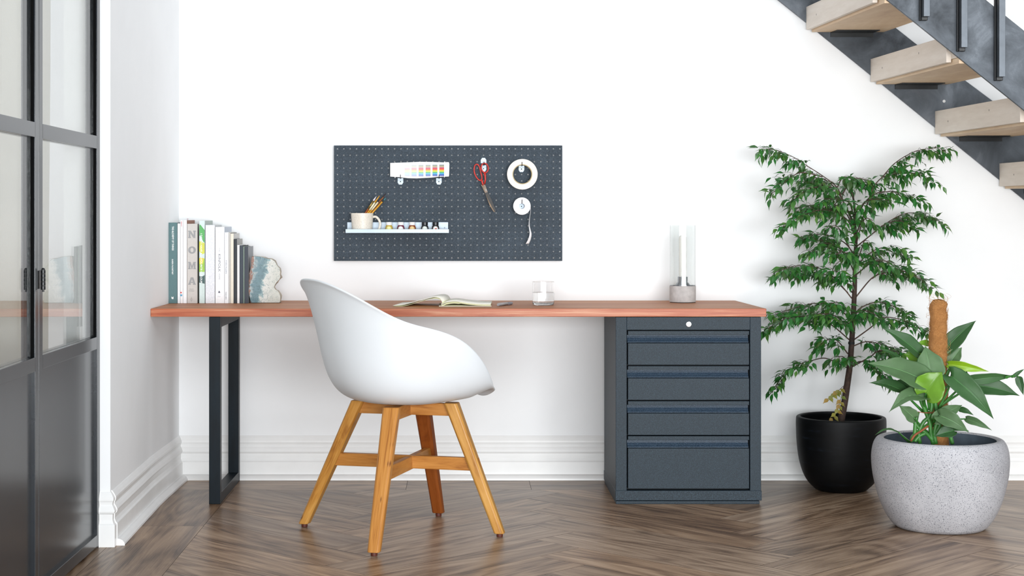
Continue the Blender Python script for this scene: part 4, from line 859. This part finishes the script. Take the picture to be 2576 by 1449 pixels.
# tree in the black pot
TX, TY = 1.5125, 6.57-DW; D0 = 6.57
tree = thing('potted_tree', 'tall small-leaved indoor tree in a matt black pot against the white wall', 'plant', (TX, TY, 0))
t = NT('matt_black_glaze'); v = t.coord('Object', (1, 1, 6)); f = t.noise(v, 9, 5, 0.7); t.base(t.ramp(f, [(0.35, lin('040506')), (0.6, lin('080A0D')), (0.78, lin('1A222C'))])); t.rough(0.55); t.b.inputs['Specular IOR Level'].default_value = 0.25; t.bump(f, 0.15, 0.002); M_bpot = t.m
def smp(pr, k0): q = spline([(a, b, 0) for a, b in pr[k0:]], 60); return pr[:k0]+[(p.x, p.y) for p in q]
pr = [(0, 0.0002), (0.095, 0.0002), (0.104, 0.006), (0.128, 0.03), (0.146, 0.06), (0.160, 0.10), (0.168, 0.14), (0.1735, 0.19), (0.176, 0.25), (0.1755, 0.282), (0.172, 0.2905), (0.163, 0.2915), (0.158, 0.286), (0.156, 0.24), (0.0, 0.232)]
obj('pot', MB().lathe(smp(pr, 2), (TX, TY, 0), 96), M_bpot, tree)
def disc(c, R_, z, seg=40, amp=0.006):
    m_ = MB(); rws = []
    for i in range(8): r_ = R_*i/7+0.0005; rws.append([(c[0]+r_*math.cos(2*PI*k/seg), c[1]+r_*math.sin(2*PI*k/seg), z+amp*mnoise.noise(Vector((c[0]+r_*math.cos(2*PI*k/seg), c[1]+r_*math.sin(2*PI*k/seg), 0))*30)) for k in range(seg)])
    return m_.grid(rws, closed_u=True)
M_soil = mat('potting_soil', '2A1F18', 0.95, var=0.35, nscale=120, bump=0.8, bdist=0.006)
obj('soil', disc((TX, TY), 0.157, 0.245), M_soil, tree)
def T1(x, y, dy=0): return WP(1890+x/3.916, 350+y/3.916, D0+dy)
def T2(x, y, dy=0): return WP(1890+x/3.622, 680+y/3.622, D0+dy)
trk = spline([T2(812, 1400), T2(850, 1200), T2(880, 1000), T2(900, 850), T2(915, 650), T2(930, 400), T2(942, 150), T1(1020, 1300), T1(1028, 1100), T1(1030, 950), T1(1022, 840), T1(1018, 690), T1(1000, 560), T1(985, 520)], 60)
rad = [0.0125*(1-(i/60))**0.8+0.0016 for i in range(61)]
obj('trunk', MB().tube(trk, rad, 10), M_trunk, tree)
tie = T2(912, 662); obj('tie', MB().lathe([(0.0115, -0.005), (0.0128, -0.005), (0.0128, 0.005), (0.0115, 0.005)], tie, 16), M_dark, tree)
BR = [
 (1, [(1020, 840), (940, 680), (900, 600), (840, 470), (700, 360), (560, 270), (420, 180), (250, 110), (90, 85)], 0.02, 0.30),
 (1, [(1025, 960), (1110, 740), (1200, 480), (1300, 362), (1410, 240), (1560, 145), (1700, 100), (1900, 85)], -0.03, 0.42),
 (1, [(1300, 372), (1400, 345), (1560, 335), (1680, 352), (1790, 415)], -0.05, 0.2),
 (1, [(1025, 900), (900, 600), (760, 420), (600, 380), (480, 430)], 0.09, 0.45),
 (1, [(840, 480), (700, 470), (560, 500), (410, 600)], -0.06, 0.2),
 (1, [(700, 370), (520, 330), (400, 370), (190, 545)], -0.05, 0.45),
 (1, [(850, 470), (900, 380), (1000, 380), (1150, 400)], -0.03, 0.2),
 (1, [(900, 540), (960, 450), (1060, 430), (1200, 480)], 0.05, 0.2),
 (1, [(1030, 980), (940, 740), (780, 630), (600, 650), (420, 680)], 0.06, 0.35),
 (1, [(1030, 980), (940, 790), (760, 700), (560, 730), (290, 880)], -0.10, 0.30),
 (1, [(1020, 820), (980, 660), (940, 610), (860, 590), (720, 590)], -0.07, 0.3),
 (1, [(1030, 900), (1100, 650), (1250, 530), (1450, 530), (1660, 610)], -0.06, 0.32),
 (1, [(1030, 880), (1060, 720), (1120, 620), (1220, 590), (1330, 620)], -0.12, 0.3),
 (1, [(1035, 1030), (1080, 860), (1130, 780), (1200, 800)], -0.10, 0.4),
 (1, [(1035, 1060), (1190, 935), (1290, 855), (1480, 745), (1640, 730), (1830, 800)], 0.05, 0.35),
 (1, [(1280, 860), (1400, 810), (1520, 820), (1610, 900)], -0.04, 0.1),
 (1, [(1030, 1150), (960, 1060), (880, 900), (820, 850), (780, 870)], -0.09, 0.45),
 (1, [(1030, 1180), (940, 1040), (800, 960), (620, 940), (480, 985)], 0.07, 0.35),
 (1, [(1020, 1330), (960, 1200), (850, 1060), (720, 1030), (600, 1110)], -0.06, 0.35),
 (1, [(1025, 1340), (1090, 1190), (1250, 1080), (1400, 1090), (1540, 1190)], 0.03, 0.32),
 (1, [(1025, 1250), (1080, 1100), (1110, 1010), (1150, 1000)], -0.08, 0.5),
 (1, [(1020, 1300), (980, 1180), (900, 1110), (800, 1160)], -0.13, 0.3),
 (1, [(1040, 1330), (1180, 1220), (1300, 1200), (1420, 1250)], -0.11, 0.3),
 (2, [(915, 255), (830, 150), (700, 20), (560, -35), (400, -40), (240, 10)], -0.03, 0.3),
 (2, [(880, 205), (760, 90), (650, 30), (420, 10), (230, 60)], 0.08, 0.4),
 (2, [(915, 200), (850, 80), (780, 10), (720, 10)], -0.14, 0.4),
 (2, [(940, 260), (1100, 70), (1220, 25), (1350, 0), (1500, 60), (1610, 130)], -0.03, 0.42),
 (2, [(1100, 75), (1250, -20), (1400, 10), (1540, 70)], 0.05, 0.2),
 (2, [(905, 440), (760, 330), (600, 300), (440, 330), (230, 400)], 0.06, 0.3),
 (2, [(895, 635), (760, 520), (640, 450), (450, 420), (260, 465), (110, 560)], -0.05, 0.32),
 (2, [(910, 430), (850, 330), (770, 290), (700, 330)], -0.12, 0.3),
 (2, [(900, 560), (800, 440), (700, 400), (560, 400)], -0.12, 0.3),
 (2, [(925, 430), (1000, 340), (1150, 290), (1300, 330), (1400, 400)], 0.04, 0.28),
 (2, [(925, 640), (1090, 520), (1200, 430), (1400, 460), (1600, 560)], -0.05, 0.36),
 (2, [(930, 420), (990, 370), (1080, 380), (1180, 440)], -0.12, 0.25),
 (2, [(880, 760), (780, 640), (680, 640), (610, 700)], -0.04, 0.3),
 (2, [(880, 890), (740, 825), (660, 800), (560, 820), (420, 865), (300, 970), (215, 1090)], -0.02, 0.42),
 (2, [(890, 860), (840, 790), (780, 790)], -0.10, 0.3),
 (2, [(905, 700), (1050, 650), (1200, 680), (1340, 730)], 0.03, 0.25),
 (2, [(900, 890), (1080, 790), (1180, 730), (1380, 745)], -0.06, 0.3),
 (2, [(900, 880), (1000, 830), (1110, 890), (1240, 1010)], -0.03, 0.35),
]
def walk(path):
    L = [0]
    for a, b in zip(path, path[1:]): L.append(L[-1]+(b-a).length)
    return L
for bi, (zn, pts, dep, start) in enumerate(BR):
    fn = T1 if zn == 1 else T2; K = len(pts)-1
    P_ = [fn(x, y, dep*min(1.0, 1.6*(i/K)) if i else 0) for i, (x, y) in enumerate(pts)]
    for p in P_: p.y = min(p.y, -0.05)
    path = spline(P_, 30); L = walk(path); tot = L[-1]
    br = obj('branch', MB().tube(path, [0.0026*(1-0.75*i/30)+0.0003 for i in range(31)], 6), M_bark, tree)
    lv = MB(); tw = MB(); s = tot*start; side = 1
    while s < tot+0.001:
        i = min(range(31), key=lambda q: abs(L[q]-s)); p = path[i]; dr = (path[min(i+1, 30)]-path[max(i-1, 0)]).normalized(); q = s/tot
        hz_ = Vector((dr.x, dr.y, 0)); hz_ = hz_.normalized() if hz_.length > 0.1 else Vector((1 if dr.x > 0 else -1, 0, 0)); lat = Vector((-hz_.y, hz_.x, 0))*side
        tl = (0.092*(1-0.5*q))*random.uniform(0.45, 1.25)
        ddir = (hz_*random.uniform(0.3, 0.9)+lat*random.uniform(0.5, 1.0)+Vector((0, 0, random.uniform(-0.45, 0.45)))).normalized()
        tp = [p, p+ddir*tl*0.5+Vector((0, 0, 0.004)), p+ddir*tl-Vector((0, 0, 0.010))]
        for z in tp: z.y = min(z.y, -0.03)
        tw.tube(spline(tp, 4), 0.0006, 4)
        nl = 4 if tl > 0.08 else (3 if tl > 0.05 else 2)
        for m in range(nl+1):
            f_ = (m+0.6)/(nl+0.6); b0 = p+(tp[2]-p)*f_
            for sd in ((1, -1) if m < nl else (0,)):
                if random.random() < 0.18: continue
                ld = (ddir*random.uniform(0.35, 0.8)+Vector((-ddir.y, ddir.x, 0))*sd*random.uniform(0.4, 0.9)+Vector((0, 0, -random.choice((random.uniform(-0.3, 0.35), random.uniform(0.4, 1.3)))))).normalized()
                nrm = Vector((random.uniform(-0.5, 0.5), random.uniform(-0.9, 0.1), 1.0))
                LL = random.uniform(0.030, 0.048); b1 = b0+ld*0.004
                if b1.y > -0.03: b1.y = -0.03
                if ld.y > 0.2 and b1.y > -0.08: ld.y = -0.1
                small_leaf(lv, b1, ld, nrm, LL, LL*random.uniform(0.17, 0.24), min(1, max(0, random.gauss(0.45+0.25*(q-0.5), 0.28))), random.uniform(0.15, 0.6))
        side = -side; s += random.uniform(0.009, 0.0145)
    obj('leaves', lv, M_tleaf, br); 
    obj('twigs', tw, M_bark, br)
for pts in ([(845, 1050), (800, 1090), (760, 1120), (700, 1170)], [(840, 1060), (815, 1180), (790, 1260), (740, 1350)]):
    P_ = [T2(x, y, -0.03) for x, y in pts]; path = spline(P_, 12); br = obj('branch', MB().tube(path, 0.0010, 6), M_bark, tree); lv = MB()
    for i in range(3, 13, 1):
        sd = 1 if i % 2 else -1; ld = Vector((0.75*sd+random.uniform(-.2, .2), -0.3, -random.uniform(0.3, 0.9))); small_leaf(lv, path[i], ld, Vector((0.2, -1, 0.6)), random.uniform(0.022, 0.032), 0.0085, random.random(), 0.15)
    obj('leaves', lv, M_yleaf, br)

# ------------------------------------------------------------------ philodendron with moss pole in the concrete pot
GX, GY, GD = 1.677, 5.78-DW, 5.78
ph = thing('potted_philodendron', 'large-leaved philodendron climbing a coir pole in a round speckled grey pot', 'plant', (GX, GY, 0))
M_gpot = speckle('speckled_concrete', 'A3A2A6', '464B57', 240, 0.20, 0.75, 'B9B8BC', bump=0.5, light='C9C9CD')
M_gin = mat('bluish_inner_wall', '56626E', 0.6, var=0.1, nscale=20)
pr = [(0, 0.0002), (0.148, 0.0002), (0.155, 0.006), (0.166, 0.016), (0.1875, 0.049), (0.21, 0.102), (0.2277, 0.173), (0.2335, 0.225), (0.2325, 0.260), (0.2265, 0.288), (0.217, 0.306), (0.207, 0.3125), (0.197, 0.3125), (0.190, 0.308)]
obj('pot', MB().lathe(smp(pr, 2), (GX, GY, 0), 128), M_gpot, ph)
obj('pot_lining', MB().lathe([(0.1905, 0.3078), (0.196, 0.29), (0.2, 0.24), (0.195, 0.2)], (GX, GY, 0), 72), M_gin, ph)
obj('soil', disc((GX, GY), 0.198, 0.262), M_soil, ph)
def G(x, y, dy=0): return WP(2150+x/3.716, 740+y/3.716, GD+dy)
t = NT('coir'); v = t.coord(); f = t.noise(v, 160, 5, 0.8, 3.0); f2 = t.noise(v, 40, 4, 0.7, 2.0); t.base(t.mix(0.5, t.ramp(f, [(0.3, lin('8A5226')), (0.5, lin('D08A4A')), (0.7, lin('F2BE80'))]), t.ramp(f2, [(0.3, lin('AE6F38')), (0.6, lin('E8A864'))]))); t.rough(0.95); t.bump(f, 1.0, 0.006); M_coir = t.m
pc = [G(785, 52), G(782, 300), G(778, 560), G(785, 800), G(792, 1100), G(795, 1420)]
pcs = spline(pc, 60); rows = []
for i, c in enumerate(pcs):
    r0 = 0.0295*(0.55 if i == 0 else (0.85 if i == 1 else 1.0)); rows.append([c+Vector((math.cos(a), math.sin(a), 0))*(r0+0.0035*mnoise.noise(Vector((math.cos(a)*2, math.sin(a)*2, i*0.35)))+0.0018*math.sin(i*1.1+a)) for a in [2*PI*k/28 for k in range(28)]])
m_ = MB().grid(rows, closed_u=True); n = len(m_.v); m_.v.append(tuple(pcs[0]+Vector((0, 0, 0.003))))
for k in range(28): m_.face([n, k, (k+1) % 28], sm=True)
pole = obj('moss_pole', m_, M_coir, ph)
fb = MB()
for k in range(800):
    i = random.randint(0, 52); c = pcs[i]; a = random.uniform(0, 2*PI); R_ = 0.031; da = random.uniform(0.5, 1.6)*random.choice((1, -1)); dz = random.uniform(-0.045, 0.045); o_ = random.uniform(-0.001, 0.003) if random.random() < 0.88 else random.uniform(0.004, 0.014)
    fb.tube([c+Vector((math.cos(a+da*q)*(R_+o_*math.sin(PI*q*0.8)), math.sin(a+da*q)*(R_+o_*math.sin(PI*q*0.8)), dz*q)) for q in (0, 0.16, 0.33, 0.5, 0.66, 0.83, 1)], 0.00026, 3, caps=False)
obj('coir_fibres', fb, mat('golden_fibre', 'C68B4E', 0.8, var=0.1), pole)
LM = {'g': leafmat('philodendron_leaf', '4A6B42', '5A7C50', '6A8C60', 0.5, 0.15), 'd': leafmat('philodendron_leaf_dark', '2A522A', '376232', '43723C', 0.48, 0.15), 'b': leafmat('philodendron_leaf_young', '6FA52F', '7FB33A', '86BC3C', 0.3, 0.3), 'y': leafmat('philodendron_leaf_new', '96C428', 'A8D232', 'B2D93C', 0.28, 0.35)}
M_stem = mat('green_stem', '3C7A32', 0.4, var=0.15, nscale=30); M_vein = None
def big_leaf(base, tip, width, mk, db=0, dt=0, bend=0.12, roll=0.0, lobes=0.16, label=None, foot=None):
    b = G(base[0], base[1], db); t_ = G(tip[0], tip[1], dt); L = (t_-b).length; d = (t_-b).normalized()
    view = Vector((-1.1, -5.0, 0.35)).normalized(); up = Vector((0, 0, 1))
    nrm = (view*-1*-1+up*0.35); nrm = (nrm-d*nrm.dot(d)).normalized(); nrm = Matrix.Rotation(roll, 3, d) @ nrm; s = d.cross(nrm).normalized(); w = width/3.716*GD/F/2*1.2
    prof = [(0.0, 0.40), (0.04, 0.74), (0.10, 0.93), (0.18, 1.0), (0.28, 1.0), (0.38, 0.95), (0.48, 0.86), (0.58, 0.73), (0.68, 0.57), (0.78, 0.38), (0.87, 0.21), (0.94, 0.085), (1.0, 0.0)]
    ph0 = random.uniform(0, 6); sg = random.choice((1, -1))
    rows = []; NV = 8
    for (q, ww) in prof:
        c = b+d*L*q+nrm*(L*bend*math.sin(PI*min(1, q*0.95)))+Vector((0, 0, L*bend*0.4*math.sin(PI*q)))
        row = []
        for k in range(-NV, NV+1):
            e = k/NV; back = lobes*L*(abs(e)**1.5)*max(0, 1-q*5)*1.0
            rip = 0.10*math.sin(q*13+ph0+e*2.5)*e*e*w*(1-q*0.6); ww_ = ww*(1+0.045*math.sin(q*15+ph0+(2 if e > 0 else 0))*abs(e)+0.06*sg*e)
            row.append(c+s*(w*ww_*e)-d*back+nrm*(0.30*w*ww*abs(e)**1.3+rip-0.03*w*(1 if k == 0 else 0)+0.022*w*math.cos(q*44-abs(e)*7)*(0.3+abs(e))*(1-q)))
        rows.append(row)
    r = random.random(); m_ = MB().grid(rows); m_.rnd = [min(1, max(0, r*0.5+0.25))]*len(m_.f)
    lf = obj('leaf', m_, LM[mk], ph, solid=0.0008)
    if label: lf['label'] = label
    mid = MB().tube([b+d*L*q+nrm*(L*bend*math.sin(PI*min(1, q*0.95))-0.0006)+Vector((0, 0, L*bend*0.4*math.sin(PI*q))) for q in (0, .15, .3, .45, .6, .75, .9)], [0.0013, 0.0011, 0.0009, 0.0008, 0.0006, 0.0005, 0.0003], 6)
    obj('midrib', mid, mat('midrib_'+mk, {'g': '6F9C66', 'd': '4F8648', 'b': '6E9E33', 'y': 'A8CC40'}[mk], 0.45), lf)
    if foot is None: foot = (740+random.uniform(-60, 60), 1190+random.uniform(-60, 60))
    ft = G(foot[0], foot[1], -0.03+random.uniform(-0.02, 0.02)); me = (ft+b)*0.5; me = me+Vector((0, 0, 0.015))+(b-ft).cross(Vector((0, 1, 0))).normalized()*0.012*(1 if b.x > ft.x else -1)*-1
    obj('leaf_stalk', MB().tube(spline([ft, me, b], 10), [0.0052-0.0003*i for i in range(11)], 8), M_stem, lf)
big_leaf((640, 800), (118, 648), 215, 'g', -0.09, -0.12, 0.06, 0.15, foot=(690, 1000))
big_leaf((712, 770), (658, 488), 215, 'g', -0.08, -0.05, 0.05, foot=(700, 1080), lobes=0.1)
big_leaf((668, 925), (818, 728), 235, 'b', -0.12, -0.13, 0.10, 0.0, foot=(700, 1150), label='bright green young leaf', lobes=0.25)
big_leaf((600, 550), (262, 318), 125, 'd', -0.03, -0.03, 0.05, 0.2, foot=(640, 900))
big_leaf((845, 520), (1135, 250), 150, 'd', 0.05, 0.05, 0.05, -0.2, foot=(800, 900))
big_leaf((872, 655), (1255, 722), 78, 'y', -0.03, -0.06, 0.08, 0.5, foot=(830, 800), label='lime green new leaf', lobes=0.05)
big_leaf((905, 770), (1298, 1168), 170, 'd', -0.09, -0.13, 0.10, 0.1, foot=(780, 1080))
big_leaf((1040, 812), (1500, 765), 85, 'd', -0.02, 0.0, 0.06, 0.4, foot=(790, 1060))
big_leaf((1110, 850), (1540, 950), 150, 'd', 0.02, 0.0, 0.06, 0.0, foot=(790, 1050))
big_leaf((1480, 775), (1585, 700), 30, 'd', -0.01, -0.01, 0.06, 0.2, foot=(1420, 778), lobes=0)
big_leaf((1530, 770), (1578, 945), 60, 'd', 0.0, -0.01, 0.05, 0.2, foot=(1470, 770), lobes=0)
big_leaf((450, 905), (132, 830), 100, 'd', -0.06, -0.08, 0.08, 0.2, foot=(640, 1100))
big_leaf((600, 890), (345, 820), 120, 'd', -0.02, -0.03, 0.05, 0.0, foot=(660, 1100))
big_leaf((660, 965), (320, 1112), 150, 'g', -0.10, -0.13, 0.20, 0.35, foot=(690, 1150))
big_leaf((555, 1155), (412, 1040), 105, 'g', -0.08, -0.09, 0.04, 0.0, foot=(720, 1330))
big_leaf((765, 1165), (1005, 1038), 115, 'g', -0.11, -0.09, 0.06, 0.2, foot=(730, 1230))
big_leaf((795, 1135), (1066, 1292), 125, 'g', -0.12, -0.15, 0.12, 0.2, foot=(730, 1200))
big_leaf((975, 1075), (1112, 1132), 46, 'd', -0.04, -0.06, 0.14, 0.2, foot=(800, 1150), lobes=0)
big_leaf((1040, 1165), (1282, 1272), 62, 'g', -0.04, -0.08, 0.10, 0.3, foot=(820, 1200), lobes=0.05)
big_leaf((870, 1225), (1072, 1282), 60, 'd', -0.05, -0.08, 0.08, 0.3, foot=(780, 1270), lobes=0.05)
big_leaf((928, 1275), (745, 1330), 105, 'd', -0.13, -0.13, 0.05, 0.0, foot=(915, 1395), lobes=0.1)
big_leaf((412, 1292), (190, 1322), 42, 'd', -0.12, -0.15, 0.12, 0.9, foot=(520, 1390), lobes=0)
big_leaf((890, 640), (1002, 498), 125, 'g', 0.03, 0.03, 0.05, 0.0, foot=(820, 850))
big_leaf((430, 612), (218, 508), 44, 'd', -0.02, -0.04, 0.06, 0.3, foot=(640, 950), lobes=0)
big_leaf((600, 600), (462, 560), 120, 'b', 0.0, 0.0, 0.05, 0.0, foot=(650, 900), label='lighter green leaf')
big_leaf((700, 470), (570, 472), 60, 'b', 0.04, 0.03, 0.1, 0.2, foot=(720, 700))
big_leaf((1010, 720), (880, 820), 120, 'd', 0.02, 0.02, 0.03, 0.0, foot=(820, 900))
big_leaf((960, 560), (862, 560), 110, 'd', 0.06, 0.06, 0.03, 0.0, foot=(830, 800))
st = MB()
for pts in ([(610, 1395), (600, 1300), (640, 1200), (700, 1140), (720, 1040), (700, 960)], [(735, 1405), (715, 1320), (700, 1200), (660, 1090), (610, 960), (600, 760)], [(760, 1400), (745, 1300), (770, 1180), (760, 1060), (740, 960)], [(530, 1380), (545, 1330), (620, 1270), (690, 1220)], [(730, 1370), (680, 1310), (590, 1240), (545, 1170)], [(735, 1320), (790, 1240), (800, 1160)], [(915, 1400), (895, 1330), (880, 1260), (830, 1220)], [(560, 1380), (600, 1330), (660, 1300)], [(590, 1100), (570, 1200), (560, 1330)]):
    st.tube(spline([G(x, y, -0.055) for x, y in pts], 14), 0.0068, 10)
obj('stem', st, M_stem, ph)
rt = MB()
for pts in ([(525, 1375), (560, 1320), (620, 1280), (690, 1230)], [(640, 1110), (700, 1105), (770, 1098)], [(590, 1100), (680, 1112), (760, 1112)]):
    rt.tube(spline([G(x, y, -0.065) for x, y in pts], 8), [0.004 if pts[0][1] > 1200 else 0.0012]*9, 7)
obj('aerial_root', rt, mat('brown_root', '8A4E2C', 0.7, var=0.2), ph)
